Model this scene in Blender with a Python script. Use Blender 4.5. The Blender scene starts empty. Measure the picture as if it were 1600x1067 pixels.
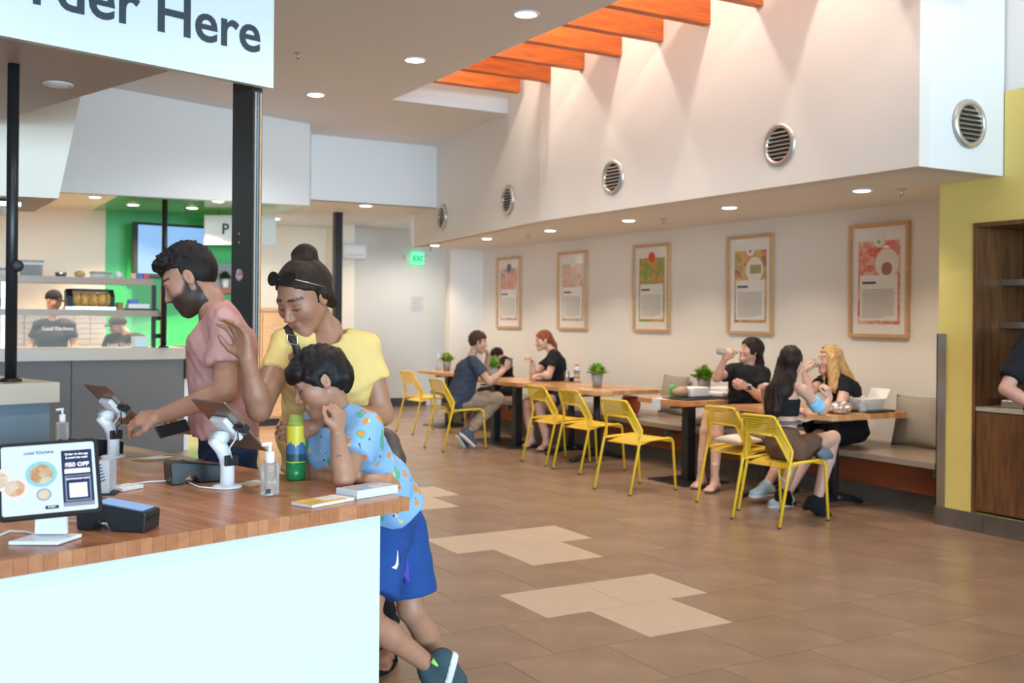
import bpy, bmesh, math, random
import numpy as np
from mathutils import Vector, Matrix
random.seed(7); np.random.seed(7)
scene = bpy.context.scene
COL = scene.collection

# ------------------------------------------------------------------ camera
FPX, YAW, ROLL, EYE = 1650.5, math.radians(29.937), math.radians(0.529), 1.5
_f = np.array([math.sin(YAW), math.cos(YAW), 0.0])
_r0 = np.array([math.cos(YAW), -math.sin(YAW), 0.0]); _u0 = np.array([0, 0, 1.0])
CR = math.cos(ROLL) * _r0 + math.sin(ROLL) * _u0      # camera right
CU = -math.sin(ROLL) * _r0 + math.cos(ROLL) * _u0     # camera up
CF = _f                                               # camera forward
cam_d = bpy.data.cameras.new('camera'); cam = bpy.data.objects.new('camera', cam_d); COL.objects.link(cam)
cam_d.sensor_width = 36.0; cam_d.lens = FPX / 1600 * 36
cam_d.shift_y = -35.4 / 1600
cam_d.dof.use_dof = True; cam_d.dof.focus_distance = 3.9; cam_d.dof.aperture_fstop = 3.8
cam.matrix_world = Matrix(((CR[0], CU[0], -CF[0], 0), (CR[1], CU[1], -CF[1], 0), (CR[2], CU[2], -CF[2], EYE), (0, 0, 0, 1)))
scene.camera = cam
def at(x, y, d):                                      # a point seen at photo pixel x, y at distance d along the view axis
    return np.array([0, 0, EYE]) + (CR * (x - 800) / FPX + CU * (498.1 - y) / FPX + CF) * d
def atz(x, y, z):
    v = CR * (x - 800) / FPX + CU * (498.1 - y) / FPX + CF
    return np.array([0, 0, EYE]) + v * (z - EYE) / v[2]

# ------------------------------------------------------------------ world, daylight, exposure
w = bpy.data.worlds.new('world'); scene.world = w; w.use_nodes = True
w.node_tree.nodes['Background'].inputs[0].default_value = (0.62, 0.8, 1.0, 1)
w.node_tree.nodes['Background'].inputs[1].default_value = 1.0
vs = scene.view_settings
vs.view_transform = 'Standard'; vs.look = 'None'; vs.gamma = 1; vs.use_curve_mapping = False
vs.exposure = 0.25
def area(name, loc, target, sx, sy, power, color):
    l = bpy.data.lights.new(name, 'AREA'); l.shape = 'RECTANGLE'; l.size = sx; l.size_y = sy; l.energy = power; l.color = color
    o = bpy.data.objects.new(name, l); COL.objects.link(o); o.location = loc
    o.rotation_euler = (Vector(target) - Vector(loc)).to_track_quat('-Z', 'Y').to_euler(); return o
# daylight of the glazed shop front behind the photographer
area('shopfront_daylight', (2.0, -29.0, 2.4), (2.6, 8, 1.8), 36, 5.4, 12500, (0.58, 0.82, 1.0))

# ------------------------------------------------------------------ materials
def mat(name, col, rough=0.5, metal=0.0, var=0.0, vscale=8.0, vstretch=(1, 1, 1), bump=0.0, bscale=60.0, emit=None, es=0.0, trans=0.0, coat=0.0, alpha=1.0, attr=False, sss=0.0, spec=0.5, coord='Object', ior=1.45):
    m = bpy.data.materials.new(name); m.use_nodes = True; nt = m.node_tree; b = nt.nodes['Principled BSDF']
    b.inputs['Base Color'].default_value = (*col, 1); b.inputs['Roughness'].default_value = rough; b.inputs['Metallic'].default_value = metal
    b.inputs['Specular IOR Level'].default_value = spec; b.inputs['IOR'].default_value = ior
    if emit: b.inputs['Emission Color'].default_value = (*emit, 1); b.inputs['Emission Strength'].default_value = es
    if trans: b.inputs['Transmission Weight'].default_value = trans
    if coat: b.inputs['Coat Weight'].default_value = coat; b.inputs['Coat Roughness'].default_value = 0.05
    if alpha < 1: b.inputs['Alpha'].default_value = alpha
    if sss: b.inputs['Subsurface Weight'].default_value = sss; b.inputs['Subsurface Radius'].default_value = (0.02, 0.008, 0.004); b.inputs['Subsurface Scale'].default_value = 0.6
    src = None
    if attr:
        a = nt.nodes.new('ShaderNodeAttribute'); a.attribute_name = 'Col'; src = a.outputs['Color']
        nt.links.new(src, b.inputs['Base Color'])
    if var or bump:
        tc = nt.nodes.new('ShaderNodeTexCoord'); mp = nt.nodes.new('ShaderNodeMapping'); mp.inputs['Scale'].default_value = vstretch
        nt.links.new(tc.outputs[coord], mp.inputs[0])
    if var:
        n = nt.nodes.new('ShaderNodeTexNoise'); n.inputs['Scale'].default_value = vscale; n.inputs['Detail'].default_value = 5
        nt.links.new(mp.outputs[0], n.inputs['Vector'])
        mr = nt.nodes.new('ShaderNodeMapRange'); mr.inputs[1].default_value = 0.25; mr.inputs[2].default_value = 0.75; mr.inputs[3].default_value = 1 - var; mr.inputs[4].default_value = 1 + var
        nt.links.new(n.outputs['Fac'], mr.inputs[0])
        mx = nt.nodes.new('ShaderNodeVectorMath'); mx.operation = 'SCALE'
        if src: nt.links.new(src, mx.inputs[0])
        else: mx.inputs[0].default_value = col
        nt.links.new(mr.outputs[0], mx.inputs['Scale']); nt.links.new(mx.outputs[0], b.inputs['Base Color'])
    if bump:
        n2 = nt.nodes.new('ShaderNodeTexNoise'); n2.inputs['Scale'].default_value = bscale; n2.inputs['Detail'].default_value = 4
        nt.links.new(mp.outputs[0], n2.inputs['Vector']); bp = nt.nodes.new('ShaderNodeBump'); bp.inputs['Strength'].default_value = bump; bp.inputs['Distance'].default_value = 0.01
        nt.links.new(n2.outputs['Fac'], bp.inputs['Height']); nt.links.new(bp.outputs[0], b.inputs['Normal'])
    return m
def photo_mat(name, cols, scale, seed):
    m = bpy.data.materials.new(name); m.use_nodes = True; nt = m.node_tree; b = nt.nodes['Principled BSDF']
    tc = nt.nodes.new('ShaderNodeTexCoord'); mp = nt.nodes.new('ShaderNodeMapping'); mp.inputs['Location'].default_value = (seed, seed * .37, seed * 1.7)
    nt.links.new(tc.outputs['Object'], mp.inputs[0])
    v = nt.nodes.new('ShaderNodeTexVoronoi'); v.inputs['Scale'].default_value = scale; v.feature = 'F1'
    n = nt.nodes.new('ShaderNodeTexNoise'); n.inputs['Scale'].default_value = scale * 1.1; n.inputs['Detail'].default_value = 3
    nt.links.new(mp.outputs[0], v.inputs['Vector']); nt.links.new(mp.outputs[0], n.inputs['Vector'])
    s = nt.nodes.new('ShaderNodeSeparateColor'); nt.links.new(v.outputs['Color'], s.inputs[0])
    ad = nt.nodes.new('ShaderNodeMath'); ad.operation = 'ADD'; nt.links.new(s.outputs[0], ad.inputs[0]); nt.links.new(n.outputs['Fac'], ad.inputs[1])
    ml = nt.nodes.new('ShaderNodeMath'); ml.operation = 'MULTIPLY_ADD'; ml.inputs[1].default_value = 0.62; ml.inputs[2].default_value = -0.12; nt.links.new(ad.outputs[0], ml.inputs[0])
    cr = nt.nodes.new('ShaderNodeValToRGB'); el = cr.color_ramp.elements
    for i, c in enumerate(cols):
        e = el[i] if i < 2 else el.new(0.5)
        e.position = i / (len(cols) - 1); e.color = (*c, 1)
    nt.links.new(ml.outputs[0], cr.inputs[0]); nt.links.new(cr.outputs[0], b.inputs['Base Color'])
    b.inputs['Roughness'].default_value = 0.4; b.inputs['Coat Weight'].default_value = 1; b.inputs['Coat Roughness'].default_value = 0.02
    return m
M = {}
M['white'] = mat('white_paint', (0.80, 0.82, 0.82), 0.6)
M['ceil'] = mat('ceiling_paint', (0.76, 0.78, 0.80), 0.7)
M['warm'] = mat('warm_white_paint', (0.80, 0.77, 0.73), 0.6)
M['greige'] = mat('greige_paint', (0.68, 0.64, 0.59), 0.7)
M['yellow'] = mat('yellow_paint', (0.80, 0.65, 0.20), 0.45)
M['green'] = mat('green_paint', (0.05, 0.50, 0.12), 0.35)
M['greengloss'] = mat('green_gloss_ceiling', (0.16, 0.45, 0.12), 0.12)
M['cream'] = mat('cream_paint', (0.88, 0.79, 0.66), 0.5)
M['tile'] = [mat('floor_tile_%d' % i, c, 0.27, var=0.16, vscale=3.0, coord='Object', bump=0.02, bscale=40) for i, c in enumerate([(0.30, 0.195, 0.130), (0.315, 0.207, 0.14), (0.285, 0.185, 0.124)])]
M['tile_light'] = mat('light_floor_tile', (0.56, 0.43, 0.32), 0.35, var=0.05, vscale=4)
M['grout'] = mat('grout', (0.085, 0.06, 0.045), 0.8)
M['basetile'] = mat('grey_base_tile', (0.13, 0.105, 0.085), 0.4, var=0.2, vscale=6)
M['beam'] = mat('orange_timber', (0.50, 0.115, 0.018), 0.5, var=0.4, vscale=3, vstretch=(1, 8, 12))
M['black'] = mat('black_steel', (0.012, 0.013, 0.015), 0.35)
M['blackmatte'] = mat('black_plastic', (0.015, 0.015, 0.017), 0.5)
M['bronze'] = mat('dark_bronze', (0.045, 0.038, 0.034), 0.4)
M['steel'] = mat('brushed_steel', (0.55, 0.54, 0.52), 0.3, metal=1.0)
M['alu'] = mat('aluminium', (0.6, 0.58, 0.55), 0.35, metal=0.8)
M['whiteplastic'] = mat('white_plastic', (0.82, 0.83, 0.85), 0.35)
M['lightwood'] = mat('light_oak', (0.60, 0.37, 0.19), 0.4, var=0.15, vscale=6, vstretch=(1, 1, 6))
M['walnut'] = mat('walnut', (0.17, 0.075, 0.028), 0.4, var=0.45, vscale=5, vstretch=(6, 6, 0.6))
M['benchfront'] = mat('red_brown_wood', (0.22, 0.055, 0.018), 0.4, var=0.3, vscale=3, vstretch=(1, 0.6, 5))
M['benchtop'] = mat('bench_top_laminate', (0.30, 0.235, 0.185), 0.3, var=0.08, vscale=4)
M['staves'] = [mat('butcher_block_%d' % i, c, 0.28, var=0.16, vscale=7, vstretch=(6, 1, 6)) for i, c in enumerate([(0.46, 0.19, 0.085), (0.41, 0.16, 0.07), (0.51, 0.225, 0.105), (0.43, 0.172, 0.076)])]
M['tablewood'] = [mat('table_butcher_block_%d' % i, c, 0.25, var=0.14, vscale=7, vstretch=(6, 1, 6)) for i, c in enumerate([(0.62, 0.33, 0.15), (0.54, 0.25, 0.10), (0.68, 0.40, 0.20), (0.58, 0.29, 0.12)])]
M['chair'] = mat('yellow_powder_coat', (0.80, 0.52, 0.03), 0.35)
M['counterwhite'] = mat('counter_white_laminate', (0.69, 0.74, 0.79), 0.4)
M['ledge'] = mat('beige_stone_ledge', (0.56, 0.50, 0.41), 0.3)
M['greypanel'] = mat('grey_panel', (0.17, 0.165, 0.16), 0.55)
M['bluepanel'] = mat('blue_grey_panel', (0.17, 0.24, 0.30), 0.5)
M['glow'] = mat('lamp_lens', (1, 1, 1), 0.5, emit=(1.0, 0.86, 0.68), es=14)
M['glow2'] = mat('ceiling_lamp_lens', (1, 1, 1), 0.5, emit=(1.0, 0.95, 0.88), es=9)
M['ink'] = mat('dark_ink', (0.03, 0.045, 0.06), 0.5)
M['greyink'] = mat('grey_ink', (0.42, 0.40, 0.39), 0.6)
M['paper'] = mat('paper', (0.80, 0.79, 0.78), 0.6)
M['print'] = mat('print_under_glass', (0.80, 0.77, 0.74), 0.5, coat=1.0)
M['leaf'] = [mat('leaf_%d' % i, c, 0.4) for i, c in enumerate([(0.20, 0.42, 0.04), (0.42, 0.60, 0.09), (0.10, 0.24, 0.02)])]
M['leafdark'] = mat('dark_leaf', (0.02, 0.05, 0.015), 0.5)
M['pot'] = mat('grey_pot', (0.32, 0.32, 0.33), 0.5)
M['cushion'] = mat('grey_linen', (0.36, 0.32, 0.28), 0.9, bump=0.3, bscale=150)
M['glass'] = mat('clear_glass', (0.8, 0.85, 0.85), 0.08, alpha=0.10, spec=0.15)
M['clearplastic'] = mat('clear_plastic', (0.86, 0.88, 0.9), 0.12, trans=0.75, ior=1.3)
M['rubber'] = mat('cable_white', (0.75, 0.75, 0.76), 0.5)

# ------------------------------------------------------------------ helpers
def tag(o, label=None, cat=None, group=None, kind=None):
    if label: o['label'] = label
    if cat: o['category'] = cat
    if group: o['group'] = group
    if kind: o['kind'] = kind
    return o
def empty(name, loc, label=None, cat=None, group=None, rz=0.0):
    o = bpy.data.objects.new(name, None); COL.objects.link(o); o.location = tuple(loc); o.rotation_euler = (0, 0, rz); o.empty_display_size = 0.05
    return tag(o, label, cat, group)
def link(name, me, m, parent=None, loc=None):
    o = bpy.data.objects.new(name, me); COL.objects.link(o)
    if m is not None and not me.materials: me.materials.append(m)
    if parent: o.parent = parent
    if loc is not None: o.location = tuple(loc)
    return o
def smooth(me, on=True):
    me.polygons.foreach_set('use_smooth', [on] * len(me.polygons)); return me
class B:                                              # collects shapes into one mesh
    def __init__(s): s.bm = bmesh.new()
    def hexa(s, pts):                                 # 8 points: bottom ring then top ring
        v = [s.bm.verts.new(tuple(p)) for p in pts]
        for f in ((3, 2, 1, 0), (4, 5, 6, 7), (0, 1, 5, 4), (1, 2, 6, 5), (2, 3, 7, 6), (3, 0, 4, 7)): s.bm.faces.new([v[i] for i in f])
        return s
    def box(s, x0, x1, y0, y1, z0, z1):
        return s.hexa([(x0, y0, z0), (x1, y0, z0), (x1, y1, z0), (x0, y1, z0), (x0, y0, z1), (x1, y0, z1), (x1, y1, z1), (x0, y1, z1)])
    def poly(s, pts, thick=None):
        n = len(pts); v = [s.bm.verts.new(tuple(p)) for p in pts]; s.bm.faces.new(v)
        if thick is not None:
            w2 = [s.bm.verts.new(tuple(np.array(p, float) + np.array(thick, float))) for p in pts]
            s.bm.faces.new(w2[::-1])
            for i in range(n): s.bm.faces.new([v[(i + 1) % n], v[i], w2[i], w2[(i + 1) % n]])
        return s
    def tube(s, pts, r, n=8, closed=False, caps=True, flat=1.0):
        pts = [Vector(tuple(p)) for p in pts]; m = len(pts); rings = []; prev = None
        for i, p in enumerate(pts):
            a = pts[(i - 1) % m] if (i > 0 or closed) else p; b = pts[(i + 1) % m] if (i < m - 1 or closed) else p
            t = (b - a).normalized()
            if prev is None: prev = t.orthogonal().normalized()
            nn = (prev - t * prev.dot(t)).normalized(); prev = nn; bb = t.cross(nn); rr = r[i] if hasattr(r, '__len__') else r
            rings.append([s.bm.verts.new(p + (nn * math.cos(2 * math.pi * k / n) + bb * math.sin(2 * math.pi * k / n) * flat) * rr) for k in range(n)])
        for i in range(m if closed else m - 1):
            A, Bq = rings[i], rings[(i + 1) % m]
            for k in range(n): s.bm.faces.new([A[k], A[(k + 1) % n], Bq[(k + 1) % n], Bq[k]])
        if caps and not closed: s.bm.faces.new(rings[0][::-1]); s.bm.faces.new(rings[-1])
        return s
    def lathe(s, prof, c=(0, 0, 0), n=20, axis='z', caps=True):
        rings = []
        for r, h in prof:
            ring = []
            for k in range(n):
                a = 2 * math.pi * k / n; q = (r * math.cos(a), r * math.sin(a), h)
                if axis == 'y': q = (q[0], -q[2], q[1])
                if axis == 'x': q = (-q[2], q[0], q[1])
                ring.append(s.bm.verts.new((c[0] + q[0], c[1] + q[1], c[2] + q[2])))
            rings.append(ring)
        for A, Bq in zip(rings, rings[1:]):
            for k in range(n): s.bm.faces.new([A[k], A[(k + 1) % n], Bq[(k + 1) % n], Bq[k]])
        if caps: s.bm.faces.new(rings[0][::-1]); s.bm.faces.new(rings[-1])
        return s
    def mesh(s, name, sm=False, bevel=0.0):
        if bevel: bmesh.ops.bevel(s.bm, geom=list(s.bm.edges), offset=bevel, segments=2, affect='EDGES', profile=0.5)
        bmesh.ops.recalc_face_normals(s.bm, faces=s.bm.faces[:])
        me = bpy.data.meshes.new(name); s.bm.to_mesh(me); s.bm.free()
        if sm: smooth(me)
        return me
    def obj(s, name, m, parent=None, sm=False, bevel=0.0, loc=None): return link(name, s.mesh(name, sm, bevel), m, parent, loc)
def struct(name, b, m, **k): return tag(b.obj(name, m, **k), kind='structure')
def basis(o, ex, ey, ez):
    return Matrix(((ex[0], ey[0], ez[0], o[0]), (ex[1], ey[1], ez[1], o[1]), (ex[2], ey[2], ez[2], o[2]), (0, 0, 0, 1)))
def unit(v): v = np.array(v, float); return v / np.linalg.norm(v)
def frame(ex, up):                                    # orthonormal frame from an x axis and a rough y axis
    ex = unit(ex); ez = unit(np.cross(ex, up)); return ex, np.cross(ez, ex), ez
_txt = {}
def text_mesh(body, size, bold=0.0, align='LEFT', depth=0.001):
    k = (body, size, bold, align)
    if k in _txt: return _txt[k]
    c = bpy.data.curves.new('lettering', 'FONT'); c.body = body; c.size = size; c.offset = bold; c.align_x = align; c.extrude = depth; c.resolution_u = 4
    o = bpy.data.objects.new('lettering', c); COL.objects.link(o)
    dg = bpy.context.evaluated_depsgraph_get(); me = bpy.data.meshes.new_from_object(o.evaluated_get(dg)); bpy.data.objects.remove(o); bpy.data.curves.remove(c)
    _txt[k] = me; return me
def text(name, body, size, origin, ex, ey, m, parent=None, bold=0.0, align='LEFT'):
    me = text_mesh(body, size, bold, align).copy(); me.materials.clear(); me.materials.append(m)
    ex, ey, ez = frame(ex, ey); o = link(name, me, m); mw = basis(origin, ex, ey, ez)
    if parent:
        o.parent = parent; bpy.context.view_layer.update(); o.matrix_world = mw
    else: o.matrix_world = mw
    return o
def copy_tree(o, parent=None):
    c = o.copy(); COL.objects.link(c); c.parent = parent
    for ch in list(o.children): copy_tree(ch, c)
    return c
def child_local(parent, b, name, m, **k):             # mesh given in world coordinates, stored relative to an unrotated parent
    me = b.mesh(name, k.get('sm', False), k.get('bevel', 0.0)); me.transform(Matrix.Translation(-parent.location)); return link(name, me, m, parent)

# ------------------------------------------------------------------ the room
WX, BX, YX = 7.55, 5.81, 6.69      # poster wall, hanging wall face, yellow wall
ZC, ZS = 3.83, 2.535               # ceiling, soffit underside
# floor: staggered tiles laid as pieces, the rest as one field
PX, PY = 0.5225, 0.5
floor = struct('floor', B().box(-6, 10, -5, 18, -0.12, -0.004), M['grout'])
tile_me = B().box(0.0015, PX - 0.0015, 0.0015, PY - 0.0015, -0.03, 0.0).mesh('tile')
tiles = {}
for j in range(-8, 36):
    off = 2.81 if (j - 9) % 2 == 0 else 3.07
    for i in range(-18, 16):
        x0 = off + i * PX; y0 = j * PY
        if -6 < x0 < 9.4: tiles[(round(x0, 2), j)] = (x0, y0)
light = {(2.81, 9), (3.33, 9), (3.07, 8), (3.07, 12), (3.59, 12), (3.33, 11), (3.07, 16), (3.59, 16), (3.33, 15)}
vis = []
for k, (x0, y0) in tiles.items():
    c = np.array([x0 + PX / 2, y0 + PY / 2, -EYE]); d = c @ CF
    if d < 2.5: continue
    px = 800 + FPX * (c @ CR) / d; py = 498 - FPX * (c @ CU) / d
    if 560 < px < 1660 and py < 1110 and x0 < 7.0 and y0 < 15: vis.append((d, k))
vis.sort(); single = {k for d, k in vis[:296]}
fm = [tile_me.copy() for _ in range(4)]
for me, m in zip(fm, M['tile'] + [M['tile_light']]): me.materials.clear(); me.materials.append(m)
rest = B()
for k, (x0, y0) in tiles.items():
    if k in single:
        o = link('tile', fm[3] if k in light else fm[random.choice((0, 0, 1, 2))], None, floor, (x0, y0, 0))
    else: rest.box(x0 + .0015, x0 + PX - .0015, y0 + .0015, y0 + PY - .0015, -0.03, 0.0)
tag(rest.obj('tile_field', M['tile'][0], floor), kind='stuff')

struct('ceiling', B().box(-6, 4.51, -2.5, 12.98, ZC, ZC + 0.1).box(4.51, 6.6, 10.43, 12.98, ZC, ZC + 0.1), M['ceil'])
struct('ceiling_raised_side', B().box(4.41, 4.51, -2.5, 10.43, ZC + 0.1, 4.75).box(4.41, 6.0, 10.43, 10.53, ZC + 0.1, 4.75), M['white'])
struct('ceiling_roof', B().box(4.3, 8.2, -2.5, 10.7, 4.75, 4.85), M['white'])
struct('ceiling_far', B().box(-6, 10, 12.98, 18, 3.0, 3.1), M['ceil'])
struct('wall_right', B().box(WX, WX + 0.15, 5.24, 14.0, 0, ZS + .02), M['warm'])
struct('wall_right_end', B().box(7.0, WX + .15, 14.0, 14.15, 0, 3.0), M['warm'])
# hanging wall above the tables: straight part, then a part that turns away
hw = B().poly([(BX + .09, 4.79, ZS), (BX + .09, 9.52, ZS), (6.45, 14.0, ZS), (WX, 14.0, ZS), (WX, 5.24, ZS), (YX, 5.24, ZS), (YX, 4.79, ZS)], (0, 0, 0.03))
struct('ceiling_soffit', hw, M['ceil'])
struct('wall_right_upper', B().box(BX, BX + .1, 4.716, 9.52, ZS, 4.75).hexa([(BX, 9.52, ZS), (BX + .1, 9.52, ZS), (6.5, 14.0, ZS), (6.403, 14.0, ZS), (BX, 9.52, 4.75), (BX + .1, 9.52, 4.75), (6.5, 14.0, 4.75), (6.403, 14.0, 4.75)])
       .box(6.38, 7.0, 14.0, 14.1, ZS, 3.0), M['warm'])
struct('wall_right_upper_end', B().box(BX + .1, YX, 4.716, 4.80, ZS, 4.75), M['white'])
# yellow wall with a niche, white wall above it
NY0, NY1, NZ0, NZ1 = 3.35, 4.945, 0.136, 2.22
struct('wall_yellow', B().box(YX, YX + .12, NY1, 5.24, 0, ZS).box(YX, YX + .12, -2.5, NY0, 0, 3.13).box(YX, YX + .12, NY0, NY1, NZ1, 3.13).box(YX, YX + .12, NY0, NY1, 0, NZ0).box(YX + .12, WX + .15, 5.14, 5.24, 0, ZS).box(YX, YX + .12, NY1, 4.71, ZS, 3.13), M['yellow'])
struct('wall_yellow_above', B().box(YX + .02, YX + .14, -2.5, 4.8, 3.13, 4.75), M['white'])
bb = B()
for i in range(12): bb.box(YX - .014, YX + .001, 5.24 - .4 * (i + 1) + .002, 5.24 - .4 * i - .002, 0, 0.135)
bb.box(YX - .014, YX + .1, 5.241, 5.255, 0, .135)
struct('baseboard_yellow', bb, M['basetile'])
tag(B().box(YX - .008, YX + .07, 5.241, 5.249, .14, 1.42).box(YX - .008, YX - .001, 5.17, 5.249, .14, 1.42).obj('corner_guard', M['steel']), 'steel corner guard on the edge of the yellow wall', 'corner guard')
# far walls
struct('wall_far', B().box(6.36, 10, 16.5, 16.6, 0, 3.0), M['greige'])
struct('baseboard_far', B().box(6.2, 7.8, 16.48, 16.5, 0, .14), M['bronze'])
struct('wall_far_white', B().box(3.0, 6.5, 17.0, 17.1, 0, 3.0).box(6.15, 6.36, 16.2, 17.0, 0, 3.0), M['cream'])
# hanging bulkheads over the kitchen side
struct('wall_bulkhead_far', B().box(4.40, 6.36, 12.96, 13.06, 3.0, ZC), M['white'])
struct('wall_bulkhead_near', B().hexa([(0.2, 10.876, 2.66), (4.235, 12.282, 2.846), (4.20, 12.38, 2.846), (0.165, 10.97, 2.66), (0.2, 10.876, ZC), (4.235, 12.282, ZC), (4.20, 12.38, ZC), (0.165, 10.97, ZC)])
       .hexa([(4.14, 12.3, 2.846), (4.235, 12.282, 2.846), (4.49, 12.97, 2.846), (4.4, 12.97, 2.846), (4.14, 12.3, ZC), (4.235, 12.282, ZC), (4.49, 12.97, ZC), (4.4, 12.97, ZC)]), M['white'])
struct('wall_far_side', B().box(8.7, 8.8, 14.1, 16.6, 0, 3.0), M['greige'])  # unseen wall, added to keep leaking sky light off the far wall
struct('wall_left', B().box(-6, -5.9, 2, 18, 0, ZC), M['white'])
# ------------------------------------------------------------------ kitchen shell
struct('ceiling_kitchen', B().poly([(-5.9, 9.0, 2.90), (2.17, 11.72, 2.90), (2.17, 15.1, 2.90), (-5.9, 15.1, 2.90)], (0, 0, .08)), M['cream'])
struct('ceiling_kitchen_green', B().poly([(2.17, 11.72, 2.90), (4.2, 12.43, 2.90), (4.37, 12.95, 2.90), (4.37, 15.1, 2.90), (2.17, 15.1, 2.90)], (0, 0, .08)), M['greengloss'])
struct('wall_kitchen', B().box(-5.9, 2.336, 15.0, 15.1, 0, 2.92), M['cream'])
struct('wall_kitchen_green', B().box(2.336, 4.42, 15.0, 15.1, 0, 2.92), M['green'])
struct('trim_1', B().box(2.60, 2.78, 14.90, 15.0, 1.95, 2.72), M['green'])
struct('wall_kitchen_side', B().box(4.36, 4.42, 15.1, 17.0, 0, 3.0), M['white'])

# ------------------------------------------------------------------ timber beams
for i in range(12):
    y = 9.949 - 0.6265 * i
    o = B().box(4.36, BX, 0, 0.09, 3.97, 4.30).obj('ceiling_beam', M['beam'], bevel=0.006, loc=(0, y, 0))
    lab = ('orange timber roof beam nearest the far end of the ceiling opening' if i == 0 else 'orange timber roof beam cut off by the top of the picture' if i == 6 else
           'orange timber roof beam, number %s from the far end of the opening' % ('one two three four five six seven'.split()[i]) if i < 6 else 'orange timber roof beam out of view above the tables')
    tag(o, lab, 'beam', 'roof beams in the ceiling opening')

# ------------------------------------------------------------------ lamps
def downlight(name, x, y, z, r, lens, power, label, group, color=(1.0, 0.82, 0.62), spot=True, cone=120):
    e = empty(name, (x, y, z), label, 'ceiling light', group)
    B().lathe([(r * 1.25, -0.004), (r * 1.25, 0.0), (r * 0.98, 0.0), (r * 0.98, -0.010), (r * 1.18, -0.010), (r * 1.25, -0.004)], n=24, caps=False).obj('trim_ring', M['whiteplastic'], e, sm=True)
    B().lathe([(r * .3, -0.016), (r * .75, -0.013), (r * 0.98, -0.004)], n=24).obj('lens', lens, e, sm=True)
    if power:
        l = bpy.data.lights.new('lamp_light', 'SPOT'); l.energy = power; l.color = color; l.spot_size = math.radians(cone); l.spot_blend = 0.6; l.shadow_soft_size = 0.05
        o = bpy.data.objects.new('lamp_light', l); COL.objects.link(o); o.parent = e; o.location = (0, 0, -0.03)
    return e
ords = ['farthest', 'second from the far end', 'third from the far end', 'fourth from the far end', 'fifth from the far end', 'nearest']
for i in range(6):
    downlight('soffit_downlight', 6.505, 13.5 - 1.537 * i, ZS, 0.068, M['glow'], 58, '%s recessed downlight in the soffit above the tables' % ords[i], 'soffit downlights')
for i, (x, y) in enumerate([(4.10, 6.95), (3.98, 8.71), (3.72, 10.62)]):
    downlight('ceiling_downlight', x, y, ZC, 0.085, M['glow2'], 95, ['round ceiling light nearest the top edge beside the beams', 'middle round light in the grey ceiling', 'round ceiling light farthest away, above the dark column'][i], 'main ceiling lights', (1.0, 0.93, 0.85), cone=140)
for n_, x, y in [('above the order counter', 2.4, 4.6), ('above the kiosk', 0.2, 3.8), ('above the open floor', 4.0, 3.0), ('behind the camera', 2.0, 1.0)]:
    downlight('ceiling_downlight', x, y, ZC, 0.085, M['glow2'], 90, 'round ceiling light out of view ' + n_, 'main ceiling lights', (1.0, 0.93, 0.85), cone=140)
for i, (x, y) in enumerate([(1.95, 13.3), (2.50, 13.95), (3.22, 13.9), (3.30, 12.9)]):
    downlight('kitchen_downlight', x, y, 2.90, 0.07, M['glow'], 220, ['kitchen downlight in the cream ceiling', 'kitchen downlight left of the thin black pole', 'kitchen downlight above the television', 'kitchen downlight nearest the dark column'][i], 'kitchen downlights')
for n_, x, y in [('right of', 0.6, 13.4), ('left of', -0.6, 13.4)]:  # two extra lamps out of view, added to light the kitchen
    downlight('kitchen_downlight', x, y, 2.90, 0.07, M['glow'], 220, 'hidden kitchen downlight %s the thick black pole' % n_, 'kitchen downlights')
downlight('far_downlight', 5.35, 13.24, 3.0, 0.085, M['glow2'], 75, 'round light under the far bulkhead beside the black post', 'far lights', (1.0, 0.9, 0.78), cone=140)
downlight('far_downlight', 7.3, 15.2, 3.0, 0.085, M['glow2'], 110, 'round light hidden above the exit sign wall', 'far lights', (1.0, 0.9, 0.78), cone=150)  # added lamp, out of sight behind the soffit, to brighten the far wall
downlight('far_downlight', 4.9, 15.8, 3.0, 0.085, M['glow2'], 75, 'round light hidden behind the dark column', 'far lights', (1.0, 0.88, 0.74), cone=140)
# track lamps above the beams wash the hanging wall
for i, (y, x) in enumerate([(9.3, 4.95), (7.85, 5.0), (6.6, 4.95), (5.3, 5.0), (3.6, 4.95)]):
    e = empty('track_lamp', (x, y, 4.75), '%s track lamp above the roof beams' % ('farthest', 'second farthest', 'middle', 'second nearest', 'nearest')[i], 'lamp', 'track lamps')
    B().lathe([(.03, 0), (.03, -.04), (.05, -.06), (.055, -.14), (.045, -.14)], n=14).obj('lamp_can', M['blackmatte'], e, sm=True)
    l = bpy.data.lights.new('lamp_light', 'POINT'); l.energy = 32; l.color = (1.0, 0.87, 0.72); l.shadow_soft_size = 0.045
    o = bpy.data.objects.new('lamp_light', l); COL.objects.link(o); o.parent = e; o.location = (0, 0, -0.2)
# sprinklers
for i, (x, y, z) in enumerate([(6.60, 11.09, ZS), (6.68, 8.53, ZS), (6.69, 5.59, ZS), (6.63, 13.9, ZS), (3.0, 9.04, ZC)]):
    e = empty('sprinkler', (x, y, z), ['small sprinkler head in the soffit beyond the middle posters', 'small sprinkler head in the soffit above the red poster', 'small sprinkler head in the soffit beside the yellow wall', 'small sprinkler head at the far end of the soffit', 'small sprinkler head in the grey ceiling above the dark column'][i], 'sprinkler', 'sprinkler heads')
    B().lathe([(.035, 0), (.035, -.006), (.012, -.008), (.012, -.05), (.018, -.055), (.018, -.06)], n=12).obj('head', M['steel'], e, sm=True)
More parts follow.
